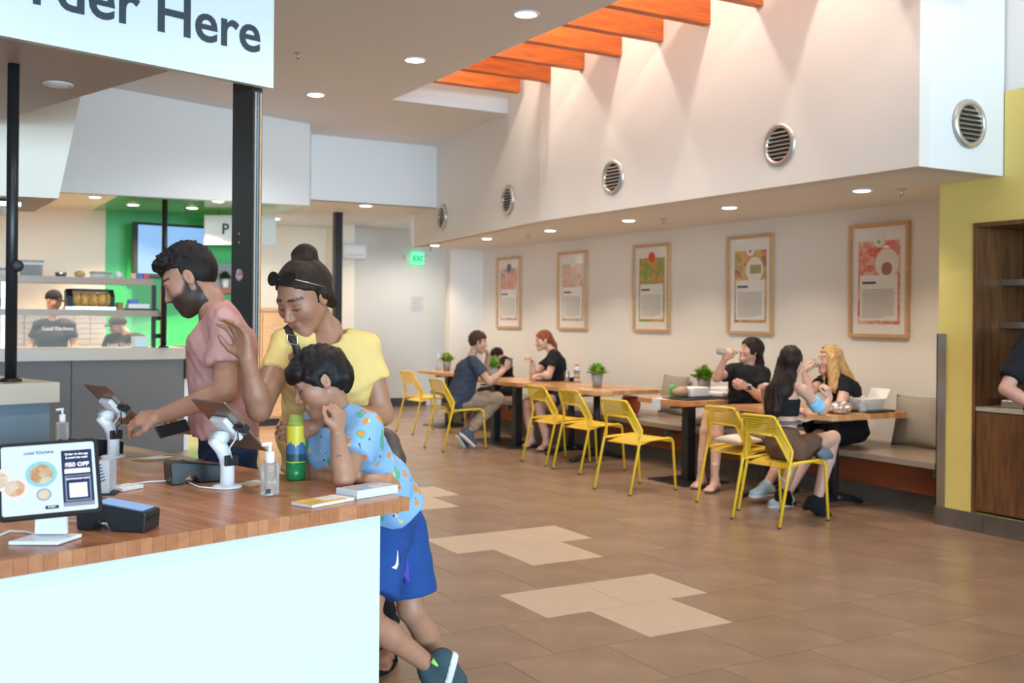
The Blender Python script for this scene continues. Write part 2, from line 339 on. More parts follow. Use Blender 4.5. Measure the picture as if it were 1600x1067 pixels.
# round louvred vents
def vent(x, y, z, ang, label):
    e = empty('air_vent', (x, y, z), label, 'air vent', 'round wall vents', rz=ang)       # local -x points into the room
    B().lathe([(.125, .002), (.130, .022), (.150, .026), (.168, .012), (.170, .0)], n=28, axis='x', caps=False).obj('ring', M['alu'], e, sm=True)
    B().lathe([(.128, .003), (.05, .004)], n=28, axis='x').obj('duct', mat('vent_dark', (0.02, 0.016, 0.012), .8), e)
    for k in range(7):
        h = -0.096 + .032 * k; ww = math.sqrt(max(.128 ** 2 - h * h, .0004)) * .98
        B().hexa([(-.02, -ww, h - .012), (-.004, -ww, h + .004), (-.004, ww, h + .004), (-.02, ww, h - .012), (-.022, -ww, h - .009), (-.006, -ww, h + .007), (-.006, ww, h + .007), (-.022, ww, h - .009)]).obj('louvre', M['alu'], e)
vent(BX, 8.192, 2.85, 0, 'round louvred vent third from the far end of the hanging wall')
vent(BX, 6.0, 2.853, 0, 'largest round louvred vent on the warm hanging wall')
a2 = -math.atan2(6.403 - BX, 14.0 - 9.52)
vent(5.917, 10.39, 2.847, a2, 'round louvred vent left of the wall fold')
vent(6.22, 12.69, 2.848, a2, 'smallest round louvred vent at the far end')
vent(6.308, 4.71, 2.862, math.pi / 2, 'round louvred vent on the bright white end face')

# ------------------------------------------------------------------ bench, niche, posters
e = empty('bench', (7.1, 9.5, 0), 'long built-in bench with brown top along the poster wall', 'bench')
child_local(e, B().box(YX, WX - .002, 5.26, 13.99, .40, .45), 'seat_top', M['benchtop'], bevel=.004)
child_local(e, B().box(6.86, WX - .01, 5.26, 13.98, .17, .40), 'front_panel', M['benchfront'])
for i in range(20):
    y0 = 5.26 + i * .436; child_local(e, B().box(6.97, 7.1, y0 + .002, y0 + .434, 0, .17), 'base_tile', M['basetile'])
for i in range(8):
    y0 = 5.26 + i * 1.09; child_local(e, B().box(6.75, 6.86, y0 + .02, y0 + .06, .33, .40), 'bracket', M['greypanel'])
e = empty('shelf_niche', (YX, 4.1, NZ0), 'walnut-lined shelving niche with steel shelves in the yellow wall', 'shelving')
child_local(e, B().box(7.22, 7.25, NY0, NY1, NZ0, NZ1), 'back_panel', M['walnut'])
for y in (NY1 - .025, NY0): child_local(e, B().box(YX - .01, 7.22, y, y + .024, NZ0, NZ1), 'side_panel', M['walnut'])
child_local(e, B().box(YX - .012, 7.22, NY0, NY1, NZ1 - .03, NZ1), 'top_panel', M['walnut'])
d = child_local(e, B().box(YX - .004, YX + .02, NY0 + .03, NY1 - .03, NZ0 + .02, .86), 'door', M['walnut'], bevel=.003)
child_local(e, B().box(YX + .0, 7.22, NY0 + .025, NY1 - .025, .87, .90), 'worktop', M['ledge'])
for z in (1.465, 1.775):
    child_local(e, B().box(6.95, 7.22, NY0 + .03, 4.915, z, z + .045), 'shelf', M['steel'])
tag(B().box(6.8, 7.1, 4.30, 4.80, .901, .955).obj('steel_tray', M['steel'], bevel=.01), 'steel tray on the worktop of the walnut niche', 'tray')

POSTERS = [(12.9, 0.66, 1, 'framed poster with a grey round logo and blue-grey food photo, farthest', [(0.10, 0.10, 0.14), (0.30, 0.26, 0.28), (0.75, 0.25, 0.10), (0.35, 0.12, 0.06), (0.65, 0.60, 0.55)], (.08, .08, .09)),
           (11.03, 0.66, 2, 'framed poster with an orange dish and white round logo', [(0.30, 0.25, 0.22), (0.80, 0.30, 0.08), (0.55, 0.45, 0.40), (0.75, 0.20, 0.08), (0.30, 0.10, 0.06)], (.7, .68, .66)),
           (9.22, 0.66, 3, 'framed poster with a red logo over green and orange rolls', [(0.08, 0.22, 0.03), (0.75, 0.30, 0.12), (0.15, 0.35, 0.05), (0.03, 0.03, 0.03), (0.65, 0.22, 0.08)], (.75, .06, .03)),
           (7.66, 0.66, 4, 'framed poster with a sandwich photo and a red drop logo', [(0.05, 0.03, 0.05), (0.55, 0.22, 0.08), (0.70, 0.40, 0.14), (0.65, 0.10, 0.05), (0.20, 0.25, 0.05)], (.8, .78, .76)),
           (6.51, 0.66, 5, 'framed poster with peach-toned breakfast photo, nearest the yellow wall', [(0.75, 0.40, 0.26), (0.80, 0.52, 0.38), (0.65, 0.06, 0.03), (0.35, 0.16, 0.07), (0.82, 0.66, 0.52)], (.8, .78, .76))]
def proj_y_on_wall(px, X):
    v = CR * (px - 800) / FPX + CF; return X / v[0] * v[1]
SPAN = [(778, 815), (873.5, 919), (992, 1048), (1139, 1210), (1329, 1422.5)]
txt_lines = mat('print_text_grey', (0.45, 0.43, 0.42), .6)
for (pl, pr_), (_, _, idx, lab, cols, logo) in zip(SPAN, POSTERS):
    y1, y0 = proj_y_on_wall(pl, WX), proj_y_on_wall(pr_, WX)
    W, z0, z1 = y1 - y0, 1.362, 2.385
    e = empty('framed_poster', (WX, (y0 + y1) / 2, z0), lab, 'poster', 'framed food posters on the long wall'); Hh = z1 - z0; w2 = W / 2; t = .034
    for nm, bx in (('frame_side', (-w2, -w2 + t, 0, Hh)), ('frame_side', (w2 - t, w2, 0, Hh)), ('frame_rail', (-w2 + t, w2 - t, 0, t)), ('frame_rail', (-w2 + t, w2 - t, Hh - t, Hh))):
        B().box(-.035, -.001, *bx).obj(nm, M['lightwood'], e, bevel=.003)
    B().box(-.014, -.002, -w2 + t, w2 - t, t, Hh - t).obj('mat_board', M['print'], e)
    iw = w2 - .10; pm = photo_mat('food_photo_%d' % idx, cols, [12, 17, 15, 13, 13][idx - 1], idx * 3.1)
    B().box(-.0165, -.014, -iw, iw, .12, Hh - .16).obj('photo', pm, e)
    if idx >= 4:
        c0 = (-.06 if idx == 4 else -.09)
        B().lathe([(.13, .0165), (.128, .0185), (.02, .0186)], (0, c0, Hh - .36), n=24, axis='x').obj('plate', mat('printed_plate', (0.78, 0.72, 0.66), .4, coat=1), e)
        if idx == 5: B().lathe([(.06, .0186), (.058, .0196), (.01, .0197)], (0, c0 + .0, Hh - .41), n=20, axis='x').obj('printed_bowl', mat('printed_sauce', (0.33, 0.12, 0.06), .4, coat=1), e)
        else: B().box(-.0196, -.0186, c0 - .10, c0 + .06, Hh - .40, Hh - .31).obj('printed_sandwich', photo_mat('sandwich_print', [(0.6, 0.28, 0.1), (0.2, 0.3, 0.05), (0.25, 0.1, 0.08), (0.6, 0.3, 0.12)], 14, 2.2), e)
    B().box(-.0195, -.0165, -iw + .025, iw - .025, .15, Hh * .545).obj('text_panel', M['print'], e)
    B().lathe([(.062, .0165), (.06, .0205), (.01, .0206)], (0, .0, Hh - .155), n=24, axis='x').obj('round_logo', mat('poster_logo_%d' % idx, logo, .5, coat=1), e)
    if idx >= 4: B().lathe([(.018, .0206), (.017, .0215), (.003, .0216)], (0, 0, Hh - .17), n=14, axis='x').obj('logo_mark', mat('logo_mark_%d' % idx, (.7, .03, .03) if idx == 4 else (.2, .5, .2), .5), e)
    g = B(); g.box(-.0202, -.0195, -iw + .26 * W / .66, iw - .05, Hh * .47, Hh * .49); g.obj('title_line', M['ink'], e)
    g = B()
    for k in range(15):
        zz = .18 + k * .0175; g.box(-.0200, -.0195, -iw + .05 + (.12 if k == 0 else random.uniform(0, .02)), iw - .05, zz, zz + .008)
    g.obj('text_lines', txt_lines, e)

# exit sign, notice
pe = at(677, 402, 17.9)
e = empty('exit_sign', (7.60, 16.47, 2.42), 'glowing green exit sign on the far grey wall', 'exit sign')
B().box(-.115, .115, -.05, .0, 0, .2).obj('panel', mat('exit_green', (0.1, 0.8, 0.3), .4, emit=(0.10, 0.9, 0.32), es=1.3), e, bevel=.01)
for s in (-1, 1): B().lathe([(.02, 0), (.045, .05), (.045, .07)], (s * .17, -.03, .1), n=12, axis='x').obj('lamp_head', M['whiteplastic'], e, sm=True)
text('exit_lettering', 'EXIT', .12, (7.50, 16.416, 2.475), (1, 0, 0), (0, 0, 1), mat('exit_letters', (0.02, 0.25, 0.09), .5), e, bold=.004)
e = empty('paper_notice', (7.62, 16.49, 1.62), 'small printed notice taped on the far grey wall', 'notice')
B().box(-.11, .11, -.006, 0, 0, .26).obj('sheet', mat('grey_notice', (0.58, 0.56, 0.57), .6), e)
for k in range(5): B().box(-.08 + .02 * (k % 2), .08 - .02 * (k % 3), -.008, -.006, .20 - .04 * k, .215 - .04 * k).obj('print_line', M['greyink'], e)

# ------------------------------------------------------------------ order counter and its sign
CA = math.radians(17); cu = np.array([math.cos(CA), math.sin(CA), 0]); cv = np.array([-math.sin(CA), math.cos(CA), 0]); CO = np.array([1.397, 3.068, 0])
ce = empty('order_counter', CO, 'white order counter with a butcher block top', 'counter', rz=CA)
CL, CD, CT, CB = 2.1, 2.05, .93, .888
nst = 60; sw = CL / nst
for i in range(nst):
    v0 = 0.0
    while v0 < CD - .01:
        v1 = min(CD, v0 + random.uniform(.35, .75))
        if CD - v1 < .2: v1 = CD
        B().box(-CL + i * sw + .0004, -CL + (i + 1) * sw - .0004, v0 + .0004, v1 - .0004, CB, CT).obj('stave', random.choice(M['staves']), ce)
        v0 = v1
B().box(-CL, -.09, .035, CD - .1, 0, CB - .001).obj('white_body', M['counterwhite'], ce)
B().box(-CL, -.10, .05, CD - .12, 0, .02).obj('plinth', M['basetile'], ce)

sA, sB = np.array([.379, 5.465, 0]), np.array([1.814, 5.898, 0]); su = unit(sB - sA); sn = np.array([su[1], -su[0], 0])
def SP(u, n, z): return sB + su * u + sn * n + np.array([0, 0, z])
e = empty('order_sign', sB, 'large white hanging sign with dark lettering above the counter', 'sign')
child_local(e, B().hexa([SP(-2.6, 0, 2.8), SP(0, 0, 2.8), SP(0, -.05, 2.8), SP(-2.6, -.05, 2.8), SP(-2.6, 0, 3.6), SP(0, 0, 3.6), SP(0, -.05, 3.6), SP(-2.6, -.05, 3.6)]), 'sign_board', M['counterwhite'])
hm = text_mesh('Here', 1.0, 0.016); hx = max(v.co.x for v in hm.vertices) - min(v.co.x for v in hm.vertices); hs = .622 / hx
text('sign_lettering', 'Order Here', hs, SP(-.085, .002, 2.985), su, (0, 0, 1), M['ink'], e, bold=0.016 * hs, align='RIGHT')
e = empty('canopy', SP(-1, -.3, 2.8), 'grey-brown canopy soffit behind the hanging order sign', 'canopy')
k0, k1 = np.array([1.211, 5.765, 0]), np.array([.50, 8.0, 0])
child_local(e, B().poly([SP(-2.6, -.052, 2.801), SP(-.62, -.052, 2.801), (k0[0], k0[1] + .03, 2.801), (k1[0], k1[1], 2.801), (k1[0] - 2.2, k1[1] - .6, 2.801)], (0, 0, .6)), 'canopy_box', mat('canopy_paint', (0.50, 0.43, 0.39), .5))
downlight('canopy_light', .744, 6.439, 2.80, .065, M['whiteplastic'], 0, 'unlit round light in the canopy underside', 'canopy lights')
# dark steel post behind the sign, with grooves
e = empty('steel_post', (1.758, 6.08, 0), 'wide dark steel post with grooves and a round sticker', 'post')
pc = np.array([1.737, 6.067, 0]); th = CA
def PP(u, v, z): return pc + cu * u + cv * v + np.array([0, 0, z])
def pbox(b, u0, u1, v0, v1, z0, z1): return b.hexa([PP(u0, v0, z0), PP(u1, v0, z0), PP(u1, v1, z0), PP(u0, v1, z0), PP(u0, v0, z1), PP(u1, v0, z1), PP(u1, v1, z1), PP(u0, v1, z1)])
child_local(e, pbox(B(), -.035, .035, -.06, .14, 0, ZC), 'post_body', mat('post_bronze', (0.035, 0.032, 0.032), .4))
for u, mm in ((-.030, M['black']), (-.012, M['alu']), (.004, M['bluepanel']), (.022, M['lightwood'])): child_local(e, pbox(B(), u - .005, u + .005, -.066, -.0602, 0, 2.79), 'groove_strip', mm)
sc = PP(-.0352, .055, 1.74)
o = B().lathe([(.036, 0), (.036, .002), (.03, .0025)], n=24, axis='x').obj('sticker', photo_mat('sticker_print', [(0.65, 0.72, 0.85), (0.75, 0.78, 0.88), (0.6, 0.1, 0.15), (0.2, 0.35, 0.7), (0.8, 0.8, 0.85)], 60, 1.0), e); o.location = Vector(tuple(sc)) - e.location; o.rotation_euler = (0, 0, CA)
for z in (1.93, 1.98):
    o = B().lathe([(.008, 0), (.006, .004)], n=10, axis='x').obj('bolt', M['steel'], e); o.location = Vector(tuple(PP(-.0352, .06, z))) - e.location; o.rotation_euler = (0, 0, CA)

# ------------------------------------------------------------------ near pass counter with pole
lo = np.array([.706, 5.917, 0])
e = empty('pass_counter', lo, 'beige-topped pass counter with blue-grey front beside the black pole', 'counter')
def LP(u, v, z): return lo + cu * u + cv * v + np.array([0, 0, z])
def lbox(u0, u1, v0, v1, z0, z1): return B().hexa([LP(u0, v0, z0), LP(u1, v0, z0), LP(u1, v1, z0), LP(u0, v1, z0), LP(u0, v0, z1), LP(u1, v0, z1), LP(u1, v1, z1), LP(u0, v1, z1)])
child_local(e, lbox(-2, 0, 0, 1.1, 1.045, 1.15), 'ledge', M['ledge'], bevel=.004)
child_local(e, lbox(-2, -.035, .04, 1.06, 0, 1.044), 'front_body', M['bluepanel'])
def pole(x, y, z0, z1, r, label):
    e = empty('support_pole', (x, y, z0), label, 'pole', 'black support poles')
    B().lathe([(r, 0), (r, z1 - z0)], n=16).obj('shaft', M['black'], e, sm=True)
    B().lathe([(r * 1.9, 0), (r * 1.9, .012), (r * 1.1, .02)], n=18).obj('flange', M['black'], e, sm=True)
    return e
p = pole(.485, 6.06, 1.151, 2.80, .029, 'thick black pole on the beige pass counter under the canopy')
B().lathe([(.032, -.01), (.032, .02), (.02, .03)], (.022, -.02, .60), n=16, axis='y').obj('clamp_disc', M['blackmatte'], p, sm=True)
pole(2.47, 11.93, 1.151, 2.77, .030, 'slim black pole on the kitchen counter in front of the television')
# hood
e = empty('extractor_hood', (.7, 8.2, 2.3), 'cream tapered extractor hood above the kitchen', 'hood')
child_local(e, B().hexa([(-1.6, 8.25, 2.30), (.945, 8.1, 2.325), (.90, 9.3, 2.325), (-1.6, 9.3, 2.30), (-1.6, 8.15, 3.82), (1.22, 8.0, 3.82), (1.2, 9.5, 3.82), (-1.6, 9.5, 3.82)]), 'hood_body', M['cream'])
child_local(e, B().box(-1.4, .72, 8.3, 9.2, 2.27, 2.30), 'filter_tray', M['steel'])

# ------------------------------------------------------------------ kitchen counter
e = empty('kitchen_counter', (1.0, 11.9, 0), 'long kitchen counter with beige ledge and dark grey front panels', 'counter')
ka, kb = np.array([-2.5, 11.40, 0]), np.array([2.715, 11.96, 0]); ku = unit(kb - ka); kv = np.array([-ku[1], ku[0], 0]); KL = np.linalg.norm(kb - ka)
def KP(u, v, z): return kb + ku * u + kv * v + np.array([0, 0, z])
def kbox(u0, u1, v0, v1, z0, z1): return B().hexa([KP(u0, v0, z0), KP(u1, v0, z0), KP(u1, v1, z0), KP(u0, v1, z0), KP(u0, v0, z1), KP(u1, v0, z1), KP(u1, v1, z1), KP(u0, v1, z1)])
child_local(e, kbox(-KL, 0, 0, .45, 1.02, 1.15), 'ledge', M['ledge'], bevel=.004)
for i in range(6): child_local(e, kbox(-1.19 * (i + 1) + .004, -1.19 * i - .004, .05, .40, 0, 1.019), 'front_panel', M['greypanel'])
child_local(e, kbox(.002, .07, .0, .45, .80, 1.16), 'end_cap', M['walnut'])
child_local(e, kbox(.004, .055, .05, .40, 0, .8), 'end_panel', M['white'])
# glass guard with two steel shelves
g = empty('serving_shelf', KP(-1.2, .2, 1.151), 'two-tier steel serving shelf with glass guard on the kitchen counter', 'shelf')
child_local(g, kbox(-4.2, -.33, .08, .40, 1.83, 1.90), 'upper_shelf', mat('warm_steel', (0.36, 0.26, 0.19), .3))
child_local(g, kbox(-4.2, -.20, .08, .40, 1.49, 1.555), 'lower_shelf', mat('warm_steel_lower', (0.36, 0.28, 0.21), .3))
for u in (-1.86, -2.0, -.24):
    child_local(g, kbox(u, u + .05, .10, .15, 1.151, 1.83), 'upright', M['alu'] if u < -.3 else M['lightwood'])
child_local(g, kbox(-.34, -.30, .10, .14, 1.151, 1.83), 'black_upright', M['black'])
for z in (1.25, 1.45): child_local(g, kbox(-.34, -.20, .10, .13, z, z + .05), 'bracket', M['black'])
child_local(g, kbox(-1.80, -.36, .085, .092, 1.16, 1.48), 'guard_pane', M['glass'])
# things on the shelves
def onshelf(u, v, z): return KP(u, v, z)
def put_box(name, u, w_, d_, z, h, m, label, cat, bevel=.005, group=None, v=.18):
    p = KP(u, v, z + .001); o = B().box(-w_ / 2, w_ / 2, -d_ / 2, d_ / 2, 0, h).obj(name, m, bevel=bevel, loc=p); return tag(o, label, cat, group)
def tub(u, z, w_, h, fill, label):
    p = KP(u, .22, z + .001); e = empty('food_tub', p, label, 'container', 'clear tubs on the upper shelf')
    B().hexa([(-w_ * .45, -.08, 0), (w_ * .45, -.08, 0), (w_ * .45, .08, 0), (-w_ * .45, .08, 0), (-w_ / 2, -.09, h), (w_ / 2, -.09, h), (w_ / 2, .09, h), (-w_ / 2, .09, h)]).obj('tub', M['clearplastic'], e)
    if fill: B().box(-w_ * .43, w_ * .43, -.07, .07, .004, h * .75).obj('contents', mat('tub_contents', fill, .8, var=.3, vscale=30), e)
    B().box(-w_ * .53, w_ * .53, -.10, .10, h, h + .012).obj('lid', M['clearplastic'], e, bevel=.003)
tub(-1.56, 1.90, .23, .15, (0.13, 0.09, 0.02), 'clear tub of brown spice on the upper kitchen shelf')
tub(-2.03, 1.90, .12, .17, None, 'narrow clear tub beside the thick black pole')
tub(-1.82, 1.90, .22, .06, None, 'low empty clear tub on the upper kitchen shelf')
tub(-.86, 1.90, .20, .055, None, 'low clear tub at the cream wall edge on the upper shelf')
tag(B().lathe([(.05, 0), (.06, .04), (.058, .045)], n=18).obj('metal_bowl', M['steel'], sm=True, loc=KP(-1.27, .2, 1.901)), 'small steel bowl on the upper kitchen shelf', 'bowl')
tag(B().lathe([(.03, 0), (.06, .03), (.04, .06), (.01, .07)], n=12).obj('roll', mat('bread', (0.6, 0.42, 0.2), .7), sm=True, loc=KP(-1.08, .2, 1.901)), 'pale bread roll on the upper kitchen shelf', 'bread')
tag(B().lathe([(.03, 0), (.045, .03), (.04, .06), (.01, .075)], n=12).obj('tape_roll', M['whiteplastic'], sm=True, loc=KP(-.68, .2, 1.901)), 'white rounded dispenser at the green wall edge', 'dispenser')
for i, (u, c) in enumerate([(-.53, (.6, .5, .3)), (-.46, (.1, .15, .5)), (-.39, (.55, .1, .12))]):
    put_box('snack_box', u, .06, .06, 1.90, .06, mat('snack_box_%d' % i, c, .5, var=.4, vscale=50), 'small %s snack box on the upper shelf before the green wall' % ['beige', 'blue', 'red'][i], 'box', group='snack boxes')
for i, (u, z) in enumerate([(-2.0, 1.57), (-1.88, 1.57), (-1.94, 1.66)]):
    p = KP(u, .23, z + .05); o = B().lathe([(.048, 0), (.048, .02)], n=20, axis='y').obj('cup_stack', mat('cup_lid_%d' % i, (0.05, 0.12, 0.22), .4), loc=p); B().lathe([(.055, -.01), (.055, .0)], n=20, axis='y').obj('rim', M['whiteplastic'], o)
    tag(o, ['blue-centred paper roll lower left behind the black pole', 'blue-centred paper roll lower right behind the black pole', 'blue-centred paper roll on top behind the black pole'][i], 'roll', 'paper rolls')
e = empty('toaster_oven', KP(-.97, .24, 1.556), 'curved warming display full of golden pastries on the lower kitchen shelf', 'warmer')
o = B().poly([(-.235, -.12, .02), (-.235, .12, .02), (-.235, .12, .2), (-.235, .0, .22), (-.235, -.1, .14)], (.06, 0, 0)).obj('side_panel', M['blackmatte'], e)
B().poly([(.205, -.12, .02), (.205, .12, .02), (.205, .12, .2), (.205, .0, .22), (.205, -.1, .14)], (.04, 0, 0)).obj('side_panel', M['blackmatte'], e)
B().box(-.25, .25, -.14, .14, 0, .03).obj('base', M['alu'], e)
B().box(-.18, .21, .05, .12, .19, .225).obj('top_rail', M['blackmatte'], e)
pmat = mat('pastry', (0.66, 0.36, 0.10), .5, var=.45, vscale=25)
for k in range(5): B().lathe([(.03, -.042), (.075, -.038), (.075, .038), (.03, .042)], (-.135 + .085 * k, 0, .11), n=12, axis='x').obj('pastry_tray', pmat, e, sm=True)
put_box('paper_stack', -.48, .22, .18, 1.574, .05, M['paper'], 'white paper stack on the lower kitchen shelf', 'paper')
put_box('blue_lid', -.53, .10, .1, 1.626, .045, mat('blue_plastic', (0.03, 0.12, 0.5), .4), 'blue plastic lid on the white paper stack', 'lid')
put_box('cardboard_box', -.672, .06, .12, 1.556, .08, mat('cardboard', (0.35, 0.2, 0.1), .8), 'small cardboard box on the lower kitchen shelf', 'box')
put_box('label_printer', -.45, .15, .16, 1.151, .12, mat('pale_screen', (0.7, 0.8, 0.85), .4), 'pale tablet leaning at the right end of the kitchen counter', 'tablet')
put_box('grey_machine', -2.28, .36, .3, 1.151, .33, mat('machine_grey', (0.18, 0.18, 0.21), .4), 'dark grey kitchen machine left of the black pole', 'machine', bevel=.03)
put_box('black_tray', -.45, .36, .2, 1.556, .016, M['blackmatte'], 'black tray edge below the white paper stack', 'tray')
# splash tiles between the workers
e = empty('tile_splash', (1.8, 14.9, .9), 'pale grey tiled splashback behind the kitchen workers', 'splashback')
sm_ = mat('splash_tile', (0.40, 0.37, 0.34), .3)
tm = B().box(.004, .196, 0, .02, .003, .067).mesh('tile')
tm.materials.append(sm_)
for i in range(9):
    for j in range(9): link('tile', tm, None, e, (-1.25 + i * .2, .06, j * .07))
# television
tc = at(266, 392, 14.2); te = empty('television', tc, 'black wall television with pale blue screen on the green wall', 'television', rz=math.radians(8))
B().box(-.50, .50, -.04, .03, -.36, .36).obj('housing', M['blackmatte'], te, bevel=.008)
B().box(-.445, .465, -.0415, -.039, -.315, .325).obj('screen', mat('tv_screen', (.05, .07, .09), .3, emit=(0.30, 0.58, 1.0), es=0.72), te)
text('screen_lettering', 'Local Kitchens', .075, tc + np.array([-.16, -.085, .19]), (math.cos(.21), math.sin(.21), 0), (0, 0, 1), mat('tv_text', (0.25, 0.45, 0.7), .5, emit=(.2, .4, .75), es=.6), te)
B().box(-.12, .12, .03, 14.97 - tc[1], -.12, .12).obj('wall_bracket', M['blackmatte'], te)
# hanging pick-up sign
e = empty('hanging_sign', at(375, 337, 14.1), 'white hanging sign with a dark letter beside the dark column', 'sign')
a, b_ = at(320, 336, 14.1), at(431, 340, 14.1); zz = at(320, 382, 14.1)[2]
child_local(e, B().hexa([(a[0], a[1], zz), (b_[0], b_[1], zz), (b_[0], b_[1] + .04, zz), (a[0], a[1] + .04, zz), (a[0], a[1], a[2]), (b_[0], b_[1], a[2]), (b_[0], b_[1] + .04, a[2]), (a[0], a[1] + .04, a[2])]), 'sign_board', M['white'])
for t_ in (.2, .8):
    q = a * (1 - t_) + b_ * t_; child_local(e, B().tube([(q[0], q[1] + .02, a[2]), (q[0], q[1] + .02, 2.905)], .006), 'hanger_rod', M['black'])
text('sign_letter', 'P', .20, at(346, 365.5, 14.09), (b_ - a) * np.array([1, 1, 0]), (0, 0, 1), M['ink'], e, bold=.003)
# plant niche on the green wall
e = empty('plant_shelf', at(351, 452, 14.8), 'small wall niche shelf with grey back on the green wall', 'shelf')
q = at(351, 452, 14.8)
child_local(e, B().box(q[0] - .14, q[0] + .25, 14.93, 14.99, q[2], q[2] + .36), 'back', mat('niche_grey', (.35, .36, .37), .6)); child_local(e, B().box(q[0] - .14, q[0] + .25, 14.72, 14.93, q[2] - .06, q[2]), 'ledge', M['benchfront'])
# ------------------------------------------------------------------ plants
def plant(p, s, pot_m, label, dark=False, pot_h=.13):
    e = empty('potted_plant', p, label, 'plant', None)
    B().lathe([(.042 * s, 0), (.058 * s, pot_h * s), (.052 * s, pot_h * s), (.045 * s, pot_h * s - .015)], n=18).obj('pot', pot_m, e, sm=True)
    rnd = random.Random(len(label)); lm = [M['leafdark']] if dark else M['leaf']
    bs = [B() for _ in lm]
    for k in range(150):
        az = rnd.uniform(0, 6.283); el = rnd.uniform(.15, 1.5); L = rnd.uniform(.06, .12) * s; c = np.array([0, 0, (pot_h - .01) * s])
        d = np.array([math.cos(az) * math.cos(el), math.sin(az) * math.cos(el), math.sin(el)]); q = c + d * L * .45; tip = c + d * L * 1.15; sd = unit(np.cross(d, (0, 0, 1.01))) * .024 * s; up = unit(np.cross(sd, d)) * .008 * s
        b = bs[k % len(bs)]; mid = (q + tip) / 2 + up
        b.poly([q, mid + sd, tip, mid - sd]).poly([c + d * .02, q + sd * .15, q - sd * .15])
    for b, m in zip(bs, lm): b.obj('foliage', m, e)
    return e
plant(atz(933, 605, .751), 1.12, M['pot'], 'small green plant in grey pot on the empty table')
plant(np.array([6.41, 11.6, .751]), 1.1, M['pot'], 'small green plant between the seated man and the child')
plant(np.array([6.98, 8.24, .751]), 1.25, M['pot'], 'bushy green plant behind the wrapped food')
plant(np.array([6.72, 13.52, .751]), 1.1, M['pot'], 'small green plant on the farthest table')
plant(at(352, 450, 14.75) + np.array([0, 0, .002]), .95, M['whiteplastic'], 'dark plant in white pot in the green wall niche', dark=True)

# ------------------------------------------------------------------ tables
def table(x0, x1, y0, y1, bases, kind, label, z=.75, top=.045):
    e = empty('cafe_table', ((x0 + x1) / 2, (y0 + y1) / 2, 0), label, 'table', 'butcher block cafe tables')
    n = max(4, int(round((x1 - x0) / .075))); s = (x1 - x0) / n
    for i in range(n):
        v = y0
        while v < y1 - .01:
            v1 = min(y1, v + random.uniform(.3, .7))
            if y1 - v1 < .15: v1 = y1
            child_local(e, B().box(x0 + i * s + .0004, x0 + (i + 1) * s - .0004, v + .0004, v1 - .0004, z - top, z), 'stave', random.choice(M['tablewood'])); v = v1
    for bx, by in bases:
        if kind == 'plate':
            child_local(e, B().box(bx - .045, bx + .045, by - .045, by + .045, .012, z - top), 'column', M['black'])
            child_local(e, B().box(bx - .27, bx + .27, by - .27, by + .27, 0, .012), 'base_plate', M['black'], bevel=.003)
        else:
            child_local(e, B().lathe([(.038, .05), (.038, z - top)], (bx, by, 0), n=18), 'column', M['black'], sm=True)
            for sgn in (-1, 1):
                pts = [(bx + sgn * t, by, h) for t, h in ((.0, .075), (.1, .07), (.2, .05), (.29, .026), (.335, .02))]
                child_local(e, B().tube(pts, [.034, .032, .028, .024, .016], n=10), 'foot', M['black'], sm=True)
        child_local(e, B().box(bx - .2, bx + .2, by - .03, by + .03, z - top - .02, z - top), 'top_bracket', M['black'])
    return e
table(6.42, 7.05, 12.95, 13.85, [(6.6, 13.2)], 'plate', 'farthest cafe table beside the far grey wall')
table(6.20, 7.10, 10.62, 11.75, [(6.30, 10.80), (6.30, 11.32)], 'plate', 'cafe table where the man in navy is eating')
table(6.25, 7.15, 9.1, 10.47, [(6.41, 8.92 + .38), (6.45, 9.86)], 'tee', 'long cafe table holding only a potted plant')
table(6.21, 7.17, 7.63, 8.31, [(6.36, 7.72)], 'plate', 'cafe table with wrapped food in front of the drinking woman')
table(6.42, 7.30, 6.02, 7.24, [(6.50, 6.80), (6.55, 5.95 + .17)], 'tee', 'cafe table nearest the yellow wall, between the two long-haired women')

# ------------------------------------------------------------------ yellow mesh chairs (front is +x, origin at the rear feet)
def lattice(b, q, nu, nv, hole=.56):
    a, b2, c, d = [np.array(p) for p in q]
    def P(u, v): return (a * (1 - u) + b2 * u) * (1 - v) + (d * (1 - u) + c * u) * v
    for j in range(nv):
        sh = .5 if j % 2 else 0.0
        for i in range(-1, nu):
            u0, u1 = max(0, (i + sh) / nu), min(1, (i + 1 + sh) / nu)
            if u1 - u0 < .2 / nu: continue
            v0, v1 = j / nv, (j + 1) / nv; cu_, cv_ = (u0 + u1) / 2, (v0 + v1) / 2; h = hole / 2
            O = [(u0, v0), (u1, v0), (u1, v1), (u0, v1)]; full = u1 - u0 > .9 / nu
            ov = [b.bm.verts.new(tuple(P(*p))) for p in O]
            if not full: b.bm.faces.new(ov); continue
            I = [(cu_, cv_ - h / nv * 1.25), (cu_ + h / nu * 1.25, cv_), (cu_, cv_ + h / nv * 1.25), (cu_ - h / nu * 1.25, cv_)]
            iv = [b.bm.verts.new(tuple(P(*p))) for p in I]
            for k in range(4):
                b.bm.faces.new([ov[k], ov[(k + 1) % 4], iv[(k + 1) % 4], iv[k]]) if False else None
            b.bm.faces.new([ov[0], ov[1], iv[1], iv[0]]); b.bm.faces.new([ov[1], ov[2], iv[2], iv[1]]); b.bm.faces.new([ov[2], ov[3], iv[3], iv[2]]); b.bm.faces.new([ov[3], ov[0], iv[0], iv[3]])
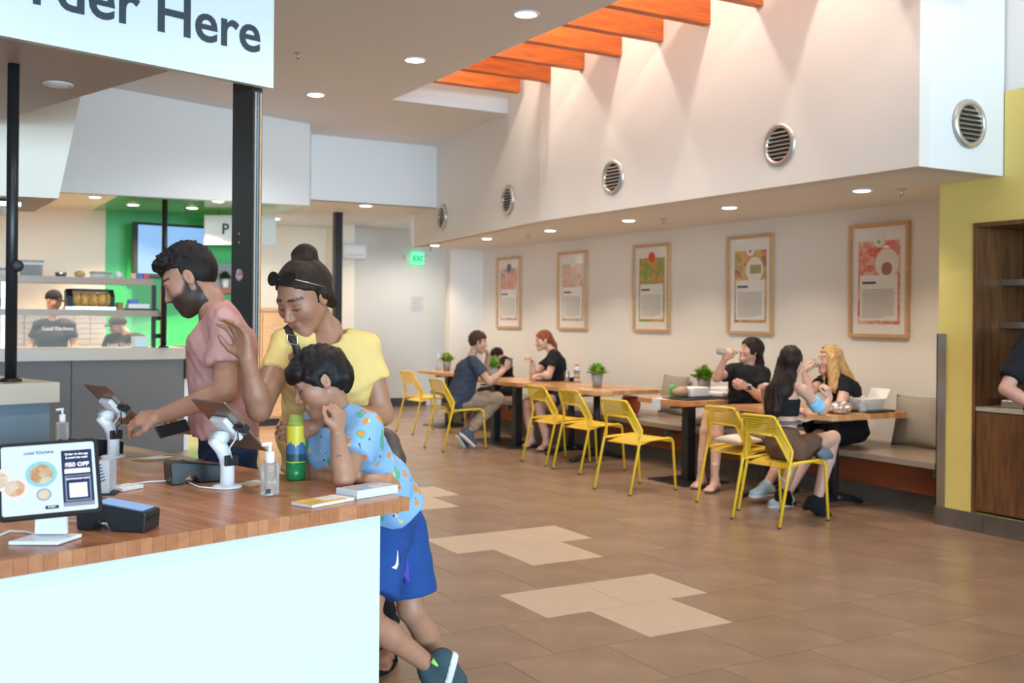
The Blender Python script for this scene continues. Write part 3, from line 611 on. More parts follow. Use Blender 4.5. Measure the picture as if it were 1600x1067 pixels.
def make_chair():
    e = empty('mesh_chair', (0, 0, 0)); R = .0115
    def rnd(p, q, r, n=4, t=.18): return None
    for s in (-1, 1):
        hw = .225 * s
        B().tube([(0, hw, 0), (.116, hw, .455), (.136, hw, .535), (.139, hw * .995, .548), (.135, hw * .975, .562), (.03, .165 * s, .775)], R, 8).obj('rear_upright', M['chair'], e, sm=True)
        B().tube([(.56, hw, 0), (.525, hw * .98, .425), (.515, hw * .97, .448), (.49, hw * .96, .462), (.45, hw * .95, .464), (.116, hw * .97, .455)], R, 8).obj('front_leg', M['chair'], e, sm=True)
        B().tube([(.115, hw * .93, .462), (.12, hw * .9, .49), (.062, .142 * s, .645), (.056, .128 * s, .658), (.055, .11 * s, .66)], R * .8, 8).obj('inner_bar', M['chair'], e, sm=True)
        for x in (0.0, .56): B().lathe([(.0135, 0), (.0135, .012)], (x, hw, 0), n=10).obj('foot_cap', M['blackmatte'], e)
        b = B(); lattice(b, [(.022, .155 * s, .79), (.138, .222 * s, .548), (.115, hw * .92, .465), (.058, .135 * s, .66)], 14, 5); b.obj('back_wing', M['chair'], e)
    B().tube([(.03, -.165, .775), (.022, -.15, .796), (.02, -.13, .80), (.02, .13, .80), (.022, .15, .796), (.03, .165, .775)], R, 8).obj('top_rail', M['chair'], e, sm=True)
    B().tube([(.055, -.11, .66), (.055, .11, .66)], R * .8, 8).obj('lower_rail', M['chair'], e, sm=True)
    B().tube([(.515, -.21, .435), (.515, .21, .435)], R * .8, 8).obj('front_stretcher', M['chair'], e, sm=True)
    b = B(); lattice(b, [(.02, -.145, .795), (.02, .145, .795), (.056, .135, .66), (.056, -.135, .66)], 16, 7); b.obj('back_panel', M['chair'], e)
    b = B(); prof = [(.10, .425), (.125, .418), (.17, .428), (.25, .445), (.35, .456), (.45, .464), (.50, .462), (.518, .45)]
    for (xa, za), (xb, zb) in zip(prof, prof[1:]):
        lattice(b, [(xa, -.21, za), (xa, .21, za), (xb, .21, zb), (xb, -.21, zb)], 20, max(1, int((xb - xa) / .02)), .42)
    b.obj('seat', M['chair'], e)
    return e
proto = make_chair()
CH = [((5.66, 12.61), 4, 'farthest yellow mesh chair beside the far grey wall'), ((5.25, 10.88), 2, 'yellow mesh chair under the man in navy'),
      ((5.672, 9.375), 2, 'yellow mesh chair in front of the red-haired woman'), ((5.662, 8.743), 3, 'middle yellow mesh chair facing the table with the lone plant'),
      ((5.34, 7.512), 7.5, 'yellow mesh chair standing apart in the open, left of the square pedestal'), ((5.712, 6.568), 6, 'yellow mesh chair with a cream bag on its seat'), ((5.472, 5.87), 6, 'yellow mesh chair holding the woman in the black tube top')]
for i, ((x, y), a, lab) in enumerate(CH):
    c = proto if i == 0 else copy_tree(proto)
    c.location = (x, y, 0); c.rotation_euler = (0, 0, math.radians(a)); tag(c, lab, 'chair', 'yellow mesh chairs at the tables')

# ------------------------------------------------------------------ cushions, bags, food on tables and bench
def pillow(name, p, w_, h, t, rz, tilt, m, label, cat='cushion'):
    bm = bmesh.new(); n = 14; V = {}
    for sgn in (1, -1):
        for i in range(n + 1):
            for j in range(n + 1):
                u, v = i / n * 2 - 1, j / n * 2 - 1; edge = (1 - u * u) * (1 - v * v); pin = 1 - .08 * (1 - abs(u)) * 0 - .05 * (u * u * v * v * -1 + 1) * 0
                k = (i, j, sgn if 0 < i < n and 0 < j < n else 0)
                if k not in V: V[k] = bm.verts.new((u * w_ / 2 * (1 - .06 * (1 - v * v)), sgn * t / 2 * edge ** .5 if k[2] else 0, (v * (1 - .06 * (1 - u * u)) + 1) * h / 2))
        for i in range(n):
            for j in range(n):
                f = [V[(a, b, sgn if 0 < a < n and 0 < b < n else 0)] for a, b in ((i, j), (i + 1, j), (i + 1, j + 1), (i, j + 1))]
                try: bm.faces.new(f)
                except ValueError: pass
    me = bpy.data.meshes.new(name); bmesh.ops.recalc_face_normals(bm, faces=bm.faces[:]); bm.to_mesh(me); bm.free(); smooth(me)
    o = link(name, me, m, None, p); o.rotation_euler = (tilt, 0, rz); return tag(o, label, cat)
pillow('bench_cushion', (7.36, 5.98, .452), .46, .44, .15, math.radians(-80), math.radians(-12), M['cushion'], 'grey linen cushion on the bench beside the yellow wall')
pillow('bench_cushion', (7.42, 9.33, .452), .46, .44, .14, math.radians(-90), math.radians(-12), M['cushion'], 'grey linen cushion on the bench behind the wrapped food')
def thing_box(name, p, dims, m, label, cat, rz=0.0, bevel=.006, group=None):
    o = B().box(-dims[0] / 2, dims[0] / 2, -dims[1] / 2, dims[1] / 2, 0, dims[2]).obj(name, m, bevel=bevel, loc=p); o.rotation_euler = (0, 0, rz); return tag(o, label, cat, group)
TZ = .751
thing_box('serving_tray', (6.52, 7.90, TZ), (.42, .34, .014), M['blackmatte'], 'black tray under the paper-wrapped sandwich', 'tray', .1)
thing_box('serving_tray', (6.95, 7.90, TZ), (.36, .36, .014), M['blackmatte'], 'black tray under the white takeout box', 'tray', .1)
e = empty('wrapped_sandwich', (6.50, 7.93, TZ + .015), 'brown and white paper-wrapped sandwich on the black tray', 'food')
B().tube([(-.13, .03, .045), (-.06, .01, .05), (.0, 0, .05)], [.035, .052, .05], n=10).obj('sandwich', mat('kraft_wrap', (0.42, 0.27, 0.16), .7, bump=.5, bscale=40), e, sm=True)
B().poly([(.0, -.09, .004), (.24, -.06, .004), (.22, .12, .004), (-.02, .1, .004)], (0, 0, .09)).obj('paper_wrap', M['paper'], e, bevel=.012)
e = empty('soda_can', (6.52, 8.16, TZ), 'green drink can behind the wrapped sandwich', 'can'); B().lathe([(.026, 0), (.033, .008), (.033, .105), (.027, .118)], n=18).obj('can_body', mat('green_can', (0.08, 0.42, 0.12), .35, var=.5, vscale=20), e, sm=True)
thing_box('takeout_box', (6.93, 7.92, TZ + .015), (.26, .24, .045), M['paper'], 'open white takeout box in front of the drinking woman', 'box', .15, .012)
thing_box('takeout_box', (7.04, 8.0, TZ + .062), (.24, .2, .035), M['paper'], 'white takeout lid on the open box', 'box', .3, .012)
e = empty('paper_receipt', (6.21, 8.02, TZ - .001), 'white paper hanging over the table edge by the wrapped sandwich', 'paper')
B().poly([(-.004, -.07, -.10), (-.004, .06, -.08), (-.004, .06, .002), (-.004, -.07, .002)], (-.002, 0, 0)).obj('hanging_flap', mat('bluish_paper', (.7, .76, .82), .6), e); B().box(0, .14, -.07, .06, .001, .004).obj('flat_sheet', M['paper'], e)
thing_box('folded_bag', (7.05, 8.25, .452), (.34, .48, .07), M['cushion'], 'folded grey tote lying on the bench under the table', 'bag', .05, .03)
o = pillow('red_handbag', (7.12, 9.66, .455), .42, .20, .18, math.radians(75), 0, mat('orange_leather', (0.62, 0.13, 0.05), .45, bump=.2, bscale=30), 'orange-red handbag lying on the bench under the plant table', 'bag')
o = pillow('cream_tote', (6.02, 6.50, .512), .34, .28, .085, math.radians(10), math.radians(-88), mat('cream_canvas', (0.66, 0.58, 0.50), .85, var=.15, vscale=10), 'cream canvas tote lying on a yellow chair seat', 'bag')
tag(B().tube([(5.80, 5.98, .46), (5.78, 5.97, .40), (5.79, 5.96, .33), (5.84, 5.95, .28), (5.89, 5.95, .31), (5.91, 5.95, .38), (5.90, 5.97, .44)], .014, n=8, flat=.25).obj('bag_strap', mat('white_strap', (.7, .68, .66), .8), sm=True), 'white strap loop hanging below the yellow chair seat', 'strap')
# table of the two long-haired women
foil = mat('foil', (0.72, 0.72, 0.74), .22, metal=.85, bump=.9, bscale=45)
def crumple(name, p, r, m, label, cat, sq=.55, seed=1):
    bm = bmesh.new(); bmesh.ops.create_icosphere(bm, subdivisions=3, radius=r); rn = random.Random(seed)
    for v in bm.verts: v.co *= rn.uniform(.8, 1.12); v.co.z = (v.co.z + r * .8) * sq
    mz = min(v.co.z for v in bm.verts)
    for v in bm.verts: v.co.z -= mz
    me = bpy.data.meshes.new(name); bm.to_mesh(me); bm.free(); return tag(link(name, me, m, None, p), label, cat)
crumple('foil_wrap', (6.62, 6.14, TZ), .10, foil, 'crumpled silver foil food wrap at the near table edge', 'foil', .5)
crumple('foil_wrap', (6.78, 6.22, TZ), .07, foil, 'smaller ball of silver foil beside the clear bottle', 'foil', .6, 4)
thing_box('serving_tray', (7.02, 6.2, TZ), (.36, .3, .016), M['blackmatte'], 'black tray at the table end nearest the yellow wall', 'tray', .05)
e = empty('takeout_carton', (7.04, 6.22, TZ + .017), 'open white takeout carton on the tray nearest the yellow wall', 'box')
B().hexa([(-.10, -.08, 0), (.10, -.08, 0), (.10, .08, 0), (-.10, .08, 0), (-.13, -.1, .09), (.13, -.1, .09), (.13, .1, .09), (-.13, .1, .09)]).obj('carton', M['paper'], e)
B().poly([(.12, -.1, .088), (.12, .1, .088), (.17, .1, .17), (.17, -.1, .17)], (.006, 0, 0)).obj('flap', M['paper'], e)
B().poly([(-.14, .1, .06), (.1, .1, .088), (.0, .13, .16), (-.2, .12, .15)], (0, .006, 0)).obj('flap', M['paper'], e)
def bottle(name, p, prof, m, label, cat='bottle', parts=(), mw=None):
    e = empty(name, p, label, cat); B().lathe(prof, n=20).obj('bottle_body', m, e, sm=True)
    for nm, pf, mm in parts: B().lathe(pf, n=18).obj(nm, mm, e, sm=True)
    if mw is not None: e.matrix_world = mw
    return e
bottle('sanitizer_bottle', (6.86, 6.10, TZ), [(.03, 0), (.032, .006), (.032, .075), (.022, .09), (.012, .095)], M['clearplastic'], 'small clear pump bottle on the table between the long-haired women', parts=[('pump', [(.014, .095), (.014, .11), (.005, .112), (.005, .13), (.02, .131), (.02, .138)], M['whiteplastic'])])
bottle('green_drink', (6.47, 6.55, TZ), [(.05, 0), (.055, .01), (.055, .08), (.05, .09)], mat('green_salad', (.16, .3, .03), .5, var=.4, vscale=30), 'green salad bowl behind the bare arm', 'bowl')
# table of the man in navy
thing_box('serving_tray', (6.85, 10.98, TZ), (.34, .34, .014), M['blackmatte'], 'black tray with bowls beside the man in navy', 'tray', .1)
for i, (x, y) in enumerate([(6.70, 10.95), (6.90, 10.88)]): bottle('food_bowl', (x, y, TZ + .015), [(.05, 0), (.075, .04), (.08, .055), (.074, .055), (.05, .012)], M['paper'], ['white food bowl nearer the man in navy', 'white food bowl in the middle of the tray'][i], 'bowl')
bottle('drink_can', (6.93, 10.70, TZ), [(.028, 0), (.033, .008), (.033, .12), (.027, .13)], M['steel'], 'silver drink can beside the bowls', 'can')
bottle('dark_dish', (7.0, 10.74, TZ), [(.06, 0), (.075, .035), (.08, .05), (.06, .052)], M['blackmatte'], 'low dark dish with white lid before the red-haired woman', 'bowl', parts=[('lid', [(.078, .051), (.075, .066), (.02, .07)], M['paper'])])
stripe = mat('rainbow_print', (.8, .78, .75), .4)
e = bottle('striped_bottle', (7.05, 10.66, TZ), [(.034, 0), (.036, .01), (.036, .15), (.025, .18), (.02, .185)], stripe, 'rainbow striped bottle with pale cap before the red-haired woman', parts=[('cap', [(.024, .186), (.024, .225), (.01, .23)], mat('peach_cap', (.75, .55, .42), .4))])
for k, c in enumerate([(.6, .05, .05), (.75, .5, .05), (.1, .4, .15), (.05, .15, .5)]): B().lathe([(.0365, .04 + k * .024), (.0365, .06 + k * .024)], n=18, caps=False).obj('stripe', mat('stripe_%d' % k, c, .4), e)
bottle('pump_bottle', (6.70, 13.75, TZ), [(.035, 0), (.035, .12), (.02, .15), (.012, .155)], M['clearplastic'], 'clear pump bottle on the farthest table', parts=[('pump', [(.015, .155), (.015, .19), (.006, .2), (.006, .23)], M['whiteplastic'])])

# ------------------------------------------------------------------ far right background pieces
e = empty('far_post', (5.38, 14.37, 0), 'slim black steel post under the far bulkhead', 'post'); B().box(-.055, .055, -.055, .055, 0, 3.0).obj('shaft', M['black'], e); B().box(-.09, .09, -.09, .09, 0, .015).obj('foot_plate', M['black'], e)
e = empty('wall_heater', (6.28, 16.15, 2.44), 'white rounded unit high on the far pilaster', 'wall unit'); B().box(-.2, .2, -.2, .04, 0, .24).obj('casing', M['white'], e, bevel=.05); B().box(-.16, .16, -.21, -.199, .05, .08).obj('slot', M['greige'], e)
tag(B().box(6.35, 6.65, 15.3, 15.7, 2.975, 2.999).obj('ceiling_grille', M['white'], bevel=.005), 'white square grille in the far ceiling', 'grille')
e = empty('oak_cabinet', (4.1, 14.2, 0), 'tall light oak cabinet behind the woman in yellow', 'cabinet')
child_local(e, B().box(3.86, 4.62, 14.2, 14.7, 0.1, 1.58), 'body', M['lightwood']); child_local(e, B().box(3.9, 4.6, 14.22, 14.68, 0, .1), 'plinth', M['blackmatte']); child_local(e, B().box(3.84, 4.64, 14.18, 14.72, 1.58, 1.62), 'top', M['lightwood'])
for x in (3.88, 4.25): child_local(e, B().box(x, x + .355, 14.18, 14.2, .13, 1.55), 'door', M['lightwood'], bevel=.003)

# ------------------------------------------------------------------ things on the order counter
KT = CT + .001
def cpt(px, py, z=KT): return atz(px, py, z)
# kiosk tablet in the foreground
kb0 = cpt(70, 846); ke = empty('order_kiosk', kb0, 'large tablet kiosk with lit order screen on a white stand', 'kiosk')
BRc, BLc = at(161, 799, 2.60), at(-4, 815, 2.50); TRc = at(134, 685, 2.70)
ex, ey, ez = frame(BRc - BLc, TRc - BRc); KW, KH = np.linalg.norm(BRc - BLc), np.linalg.norm((TRc - BRc) @ ey)
ctr = BLc + ex * KW / 2 + ey * KH / 2; km = basis(ctr, ex, ey, ez)
def kiosk_part(b, name, m, bevel=0.0, sm=False, parent=None):
    me = b.mesh(name, sm, bevel); me.transform(Matrix.Translation(-Vector(tuple(kb0))) @ km); return link(name, me, m, parent or ke)
hw_, hh_ = KW / 2, KH / 2
def rrect(b, w_, h_, r, z0, z1, n=5):
    pts = []
    for cx, cy, a0 in ((w_ - r, h_ - r, 0), (-w_ + r, h_ - r, 90), (-w_ + r, -h_ + r, 180), (w_ - r, -h_ + r, 270)):
        for k in range(n + 1): a = math.radians(a0 + 90 * k / n); pts.append((cx + r * math.cos(a), cy + r * math.sin(a), z0))
    return b.poly(pts, (0, 0, z1 - z0))
kiosk_part(rrect(B(), hw_, hh_, .014, -.009, 0), 'tablet_body', M['blackmatte'])
scr = mat('kiosk_screen', (.1, .11, .12), .3, emit=(0.72, 0.86, 1.0), es=0.80)
kiosk_part(rrect(B(), hw_ - .010, hh_ - .010, .006, .0, .0006), 'screen', scr)
def flat(name, x0, x1, y0, y1, z, m): return kiosk_part(B().box(x0, x1, y0, y1, z - .0003, z), name, m)
def emis(name, c, s=.9): return mat(name, tuple(x * .15 for x in c), .4, emit=c, es=s)
navy = emis('screen_navy', (.02, .035, .10), .9)
px0, px1 = hw_ - .088, hw_ - .017
flat('promo_panel', px0, px1, -hh_ + .022, hh_ - .032, .0010, navy)
wh = emis('screen_white', (.9, .93, 1.0), .9)
def ktext(body, size, x, y, m=wh, bold=0.0, align='CENTER', name='screen_lettering'):
    return text(name, body, size, ctr + ex * x + ey * y + ez * .0016, ex, ey, m, ke, bold=bold, align=align)
pcx = (px0 + px1) / 2
ktext('Order on the app', .0075, pcx, hh_ - .046, bold=.0002); ktext('& avoid the wait!', .0075, pcx, hh_ - .056, bold=.0002); ktext('$50 OFF', .0155, pcx, hh_ - .079, bold=.0006)
flat('code_field', px0 + .006, px1 - .006, hh_ - .098, hh_ - .085, .0013, wh)
flat('download_frame', px0 + .006, px1 - .006, -hh_ + .036, hh_ - .104, .0013, emis('screen_slate', (.25, .32, .45), .8)); flat('download_panel', px0 + .009, px1 - .009, -hh_ + .039, hh_ - .107, .0015, navy)
ktext('DOWNLOAD NOW', .006, pcx, hh_ - .116, bold=.0002)
flat('blank_square', px0 + .015, px1 - .015, -hh_ + .045, -hh_ + .085, .0018, wh)
flat('panel_footer', px0, px1, -hh_ + .022, -hh_ + .033, .0012, emis('screen_grey', (.3, .33, .42), .8))
blue_t = emis('screen_blue_text', (.12, .25, .42), .8)
ktext('Local Kitchens', .0115, -.022, hh_ - .036, blue_t, bold=.0002)
flat('start_button', -.012, .018, -hh_ + .020, -hh_ + .029, .0010, navy); ktext('START', .006, .003, -hh_ + .0225)
def plate(x, y, r, rim, fill, cols, sd):
    kiosk_part(B().lathe([(r, .0006), (r, .0012), (r * .9, .0013)], (x, y, 0), n=26), 'screen_plate', emis('plate_rim_%d' % sd, rim, .8))
    pm = photo_mat('dish_%d' % sd, cols, 45, sd); bn = pm.node_tree.nodes['Principled BSDF']; cr = [n for n in pm.node_tree.nodes if n.type == 'VALTORGB'][0]
    pm.node_tree.links.new(cr.outputs[0], bn.inputs['Emission Color']); bn.inputs['Emission Strength'].default_value = .75; pm.node_tree.links.remove(bn.inputs['Base Color'].links[0]); bn.inputs['Base Color'].default_value = (.04, .04, .04, 1); bn.inputs['Coat Weight'].default_value = 0
    kiosk_part(B().lathe([(r * .74, .0012), (r * .74, .0016), (r * .6, .0017)], (x, y, 0), n=22), 'screen_dish', pm)
plate(-.018, .012, .036, (.30, .66, .70), None, [(.75, .6, .2), (.8, .8, .7), (.6, .3, .1), (.3, .5, .5), (.8, .75, .55)], 1)
plate(-.078, -.022, .030, (.85, .78, .80), None, [(.7, .15, .1), (.8, .45, .2), (.85, .8, .7), (.6, .1, .15), (.8, .6, .4)], 2)
plate(-.114, .004, .030, (.85, .80, .76), None, [(.8, .7, .3), (.6, .35, .15), (.9, .85, .7), (.3, .4, .1), (.75, .5, .2)], 3)
plate(-.014, -.045, .017, (.35, .42, .6), None, [(.8, .65, .25), (.85, .8, .6), (.6, .4, .15)], 4)
child_local(ke, B().hexa([*(kb0 + CR * a + CF * b + np.array([0, 0, z]) for z, hw2 in ((.012, .040), (.13, .038)) for a, b in ((-hw2, .03), (hw2, .03), (hw2, .045), (-hw2, .045)))]), 'stand_neck', M['whiteplastic'], bevel=.002)
child_local(ke, B().hexa([*(kb0 + CR * a + CF * b * 1.6 + CR * b * .35 + np.array([0, 0, z]) for z in (0, .010) for a, b in ((-.062, -.028), (.062, -.028), (.062, .032), (-.062, .032)))]), 'stand_base', M['whiteplastic'], bevel=.003)
# swivel tablet stands
def tablet_stand(base, yaw, label, tw=.20, th_=.235, tilt=46, hgt=.165):
    e = empty('tablet_stand', base, label, 'tablet', 'swivel tablet stands')
    f = np.array([math.sin(yaw), math.cos(yaw), 0]); r = np.array([math.cos(yaw), -math.sin(yaw), 0]); z = np.array([0, 0, 1.0])    # f points the way the user looks from
    child_local(e, B().lathe([(.048, 0), (.048, .005), (.036, .010)], tuple(base), n=28), 'base_disc', M['whiteplastic'], sm=False)
    pts = [base + z * .008, base + z * .07, base + z * .10 - f * .006, base + z * .13 - f * .022, base + z * hgt - f * .052]
    child_local(e, B().tube(pts, .0235, n=20), 'bent_post', M['whiteplastic'], sm=True)
    j = pts[-1] + f * .02 + z * .004; c = j + f * .035 + z * .035
    child_local(e, B().tube([j - r * .03, j + r * .03], .021, n=16), 'hinge', M['whiteplastic'], sm=True)
    a = math.radians(tilt); n = f * math.sin(a) * 1.0 + z * math.cos(a); up = -f * math.cos(a) + z * math.sin(a)    # screen normal faces user and up
    def P(x, y, h): return c + r * x + up * y + n * h
    def bx(x0, x1, y0, y1, h0, h1): return B().hexa([P(x0, y0, h0), P(x1, y0, h0), P(x1, y1, h0), P(x0, y1, h0), P(x0, y0, h1), P(x1, y0, h1), P(x1, y1, h1), P(x0, y1, h1)])
    child_local(e, bx(-.045, .045, -.05, .05, -.022, 0), 'mount_plate', M['whiteplastic'], bevel=.008)
    child_local(e, bx(-tw / 2, tw / 2, -th_ / 2, th_ / 2, 0, .008), 'tablet', M['tabback'], bevel=.003)
    child_local(e, bx(-tw / 2 + .008, tw / 2 - .008, -th_ / 2 + .008, th_ / 2 - .008, .0081, .0086), 'tablet_screen', mat('tablet_screen', (.03, .035, .04), .12), bevel=0)
    child_local(e, bx(tw / 2 - .05, tw / 2 + .006, -.012, .012, -.014, .010), 'side_clip', M['blackmatte'], bevel=.002)
    q = P(tw / 2 - .04, -.005, -.012)
    child_local(e, B().tube([q, q - z * .03 - f * .01, q - z * .055 - f * .03, base + z * .09 + r * .03], .0025, n=6), 'white_cable', M['rubber'], sm=True)
    child_local(e, B().tube([q, q - z * .05 + r * .01, q - z * .07 - r * .03, base + z * .10 + r * .026], .0022, n=6), 'black_cable', M['blackmatte'], sm=True)
    child_local(e, B().hexa([base + r * a_ + f * b_ + z * z_ for z_ in (.075, .11) for a_, b_ in ((.026, -.03), (.038, -.03), (.038, .02), (.026, .02))]), 'power_box', M['blackmatte'], bevel=.003)
    return e
M['tabback'] = mat('tablet_back', (0.30, 0.22, 0.17), .32, metal=.7)
YW = math.radians(29.9)
# the users stand across the side edge: the screens face away to the right
tablet_stand(cpt(177, 714), YW + math.radians(42), 'tilted tablet on white swivel stand touched by the man in pink')
tablet_stand(cpt(355, 761), YW + math.radians(42), 'tilted tablet on white swivel stand in the middle of the counter')
# card terminals
def terminal(p, ang, label, scr_on):
    e = empty('card_terminal', p, label, 'card terminal', 'card terminals', rz=ang)     # local +x is the card slot end
    prof = [(-.095, .0), (-.055, .0), (-.05, .02), (-.035, .032), (-.01, .03), (.0, .0), (.095, .0), (.098, .045), (.095, .052), (-.09, .078), (-.10, .07)]
    B().poly([(x, -.042, z) for x, z in prof], (0, .084, 0)).obj('housing', mat('terminal_black', (.012, .016, .02), .3), e, bevel=.003)
    a = Vector((.085, 0, .0555)); b = Vector((-.075, 0, .0765))
    o = B().hexa([(-.045, -.034, .0735), (.085, -.034, .0545), (.085, .034, .0545), (-.045, .034, .0735), (-.045, -.034, .0748), (.085, -.034, .0558), (.085, .034, .0558), (-.045, .034, .0748)]).obj('display', emis('terminal_screen', (.25, .42, .75), .8) if scr_on else mat('terminal_dark', (.02, .02, .025), .15), e)
    B().box(.0985, .1005, -.03, .03, .03, .036).obj('card_slot', M['black'], e)
    B().tube([(-.02, 0, .012), (-.08, .02, .006), (-.14, .05, .004), (-.20, .03, .004)], .003, n=6).obj('cable', M['rubber'], e, sm=True)
    return e
terminal(cpt(185, 825), math.radians(-38), 'black card terminal with lit blue screen beside the kiosk', True)
terminal(cpt(306, 752), math.radians(5), 'black card terminal between the two tablet stands', False)
terminal(cpt(150, 712), math.radians(20), 'black card terminal behind the far tablet stand', False)
# curved ribbed printer behind the kiosk
p = cpt(176, 768); e = empty('receipt_printer', p, 'light grey printer with curved ribbed side behind the kiosk', 'printer', rz=math.radians(160))
prof = [(0, 0)] + [(.105 * math.cos(math.radians(a)), .105 * math.sin(math.radians(a))) for a in range(0, 91, 9)]
B().poly([(x, -.06, z + .004) for x, z in prof], (0, .12, 0)).obj('casing', mat('printer_grey', (.55, .57, .60), .4), e, bevel=.002)
for k in range(6):
    r = .045 + .010 * k; B().tube([(r * math.cos(math.radians(a)), .061, r * math.sin(math.radians(a)) + .004) for a in range(12, 80, 8)], .0018, n=5).obj('rib', M['bronze'], e)
B().box(-.02, .11, -.07, .07, 0, .004).obj('foot_plate', M['blackmatte'], e)
thing_box('paper_pad', cpt(196, 764), (.09, .07, .012), M['paper'], 'white paper pad beside the ribbed printer', 'paper', CA + .3, .002)
def sanitizer(p, s, label):
    e = empty('hand_sanitizer', p, label, 'bottle', 'pump sanitizer bottles', rz=CA)
    b = B(); b.box(-.027 * s, .027 * s, -.018 * s, .018 * s, 0, .105 * s); b.obj('bottle_body', M['gel'], e, bevel=.008 * s, sm=False)
    B().lathe([(.014 * s, .1045 * s), (.015 * s, .108 * s), (.015 * s, .138 * s), (.012 * s, .14 * s)], n=16).obj('collar', M['whiteplastic'], e, sm=True)
    b = B().tube([(0, 0, .139 * s), (0, 0, .165 * s)], .0055 * s, n=10); b.tube([(.006 * s, 0, .165 * s), (-.03 * s, 0, .163 * s)], .006 * s, n=8); b.obj('pump', M['whiteplastic'], e, sm=True)
    B().box(-.026 * s, -.008 * s, -.0186 * s, -.0181 * s, .01 * s, .024 * s).obj('dark_label', M['ink'], e)
M['gel'] = mat('clear_gel_bottle', (0.90, 0.92, 0.94), .1, trans=.85, ior=1.33)
sanitizer(cpt(421, 774), 1.0, 'clear pump sanitizer bottle near the counter edge beside the green bottle')
sanitizer(cpt(97, 693), .92, 'pump sanitizer bottle at the back behind the kiosk')
# brochures, cards, flyers
yel = mat('yellow_print', (0.75, 0.45, 0.05), .5, var=.35, vscale=14)
p = cpt(505, 785); e = empty('brochure_stack', p, 'small stack of yellow printed brochures at the counter edge', 'brochures', rz=CA + .12)
for k in range(3): B().box(-.088, .088, -.045, .045, .003 * k, .003 * k + .0027).obj('brochure', M['paper'], e)
B().box(-.088, .06, -.045, .045, .009, .0094).obj('cover_print', yel, e); B().box(-.01, .06, -.02, .035, .0094, .0097).obj('cover_panel', mat('pale_print', (.72, .72, .70), .5, var=.1, vscale=30), e)
p = cpt(574, 772); e = empty('card_stack', p, 'thick stack of white and blue postcards under the boy\'s fist', 'cards', rz=CA + .05)
for k in range(8): o = B().box(-.088, .088, -.05, .05, .0032 * k, .0032 * k + .0028).obj('card', mat('card_paper', (.72, .78, .84), .5) if k % 2 else M['paper'], e); o.rotation_euler = (0, 0, random.uniform(-.02, .02))
B().box(-.08, .08, -.045, .045, .0256, .026).obj('top_print', photo_mat('card_print', [(.75, .78, .8), (.8, .8, .8), (.3, .45, .6), (.8, .6, .2), (.75, .8, .85)], 22, 4.4), e)
for i, (q, w_, d_) in enumerate([((395, 755), .12, .09), ((240, 716), .16, .09)]):
    e = empty('flyer', cpt(*q), ['yellow-edged flyer beside the clear sanitizer bottle', 'yellow and white flyer between the two tablet stands'][i], 'flyer', rz=CA + .2)
    B().box(-w_ / 2, w_ / 2, -d_ / 2, d_ / 2, 0, .0015).obj('sheet', yel, e); B().box(-w_ * .3, w_ * .45, -d_ * .35, d_ * .4, .0015, .0019).obj('print_panel', M['paper'], e)
# cables on the counter
tag(B().tube([cpt(296, 748), cpt(290, 753) + [0, 0, .003], cpt(310, 762) + [0, 0, .003], cpt(345, 765) + [0, 0, .003]], .003, n=6).obj('power_cable', M['rubber'], sm=True), 'white cable looping from the card terminal to the tablet stand', 'cable')
tag(B().tube([cpt(0, 838) + [0, 0, .003], cpt(15, 832) + [0, 0, .004], cpt(40, 833) + [0, 0, .004], cpt(60, 838) + [0, 0, .003]], .003, n=6).obj('power_cable', M['rubber'], sm=True), 'white cable behind the kiosk base at the left edge', 'cable')
# green picture bottle
p = cpt(462, 749); e = empty('picture_bottle', p, 'green and yellow bottle with a mountain picture held by the woman', 'bottle')
H_ = .225
B().lathe([(.030, 0), (.0335, .006), (.0335, .062)], n=24).obj('green_band', mat('bottle_green', (.02, .22, .06), .25), e, sm=True)
B().lathe([(.0335, .062), (.0335, .066)], n=24, caps=False).obj('lime_line', mat('bottle_lime', (.45, .6, .05), .3), e)
B().lathe([(.0335, .066), (.0335, .092)], n=24, caps=False).obj('forest_band', mat('bottle_forest', (.02, .09, .10), .3), e, sm=True)
b = B(); n = 48
lo_ = [b.bm.verts.new((.0335 * math.cos(6.2832 * k / n), .0335 * math.sin(6.2832 * k / n), .092)) for k in range(n)]
hi_ = [b.bm.verts.new((.0335 * math.cos(6.2832 * k / n), .0335 * math.sin(6.2832 * k / n), .118 + .017 * abs(((k * 5 / n) % 1) * 2 - 1) + .005 * math.sin(k * 2.4))) for k in range(n)]
top_ = [b.bm.verts.new((.0335 * math.cos(6.2832 * k / n), .0335 * math.sin(6.2832 * k / n), .19)) for k in range(n)]
for k in range(n): b.bm.faces.new([lo_[k], lo_[(k + 1) % n], hi_[(k + 1) % n], hi_[k]])
for k in range(n): f = b.bm.faces.new([hi_[k], hi_[(k + 1) % n], top_[(k + 1) % n], top_[k]]); f.material_index = 1
me = b.mesh('mountain_picture', True); me.materials.append(mat('mountain_blue', (.06, .16, .36), .3)); me.materials.append(mat('sky_yellow', (.72, .62, .05), .3)); link('mountain_picture', me, None, e)
B().lathe([(.0335, .19), (.03, .2), (.027, .205), (.027, H_), (.02, H_ + .004)], n=24).obj('cap', mat('bottle_cap', (.35, .42, .08), .4), e, sm=True)
# floor-side extras
e = empty('jacket', (5.99, 5.79, .472), 'folded blue-grey jacket on the seat front beside the bare legs', 'jacket')
o = B().tube([(-.10, -.15, .03), (0, -.13, .045), (.06, 0, .05), (.05, .12, .045)], [.03, .055, .06, .04], n=12, flat=.6).obj('folded_cloth', mat('blue_grey_cloth', (.10, .14, .18), .8), e, sm=True)
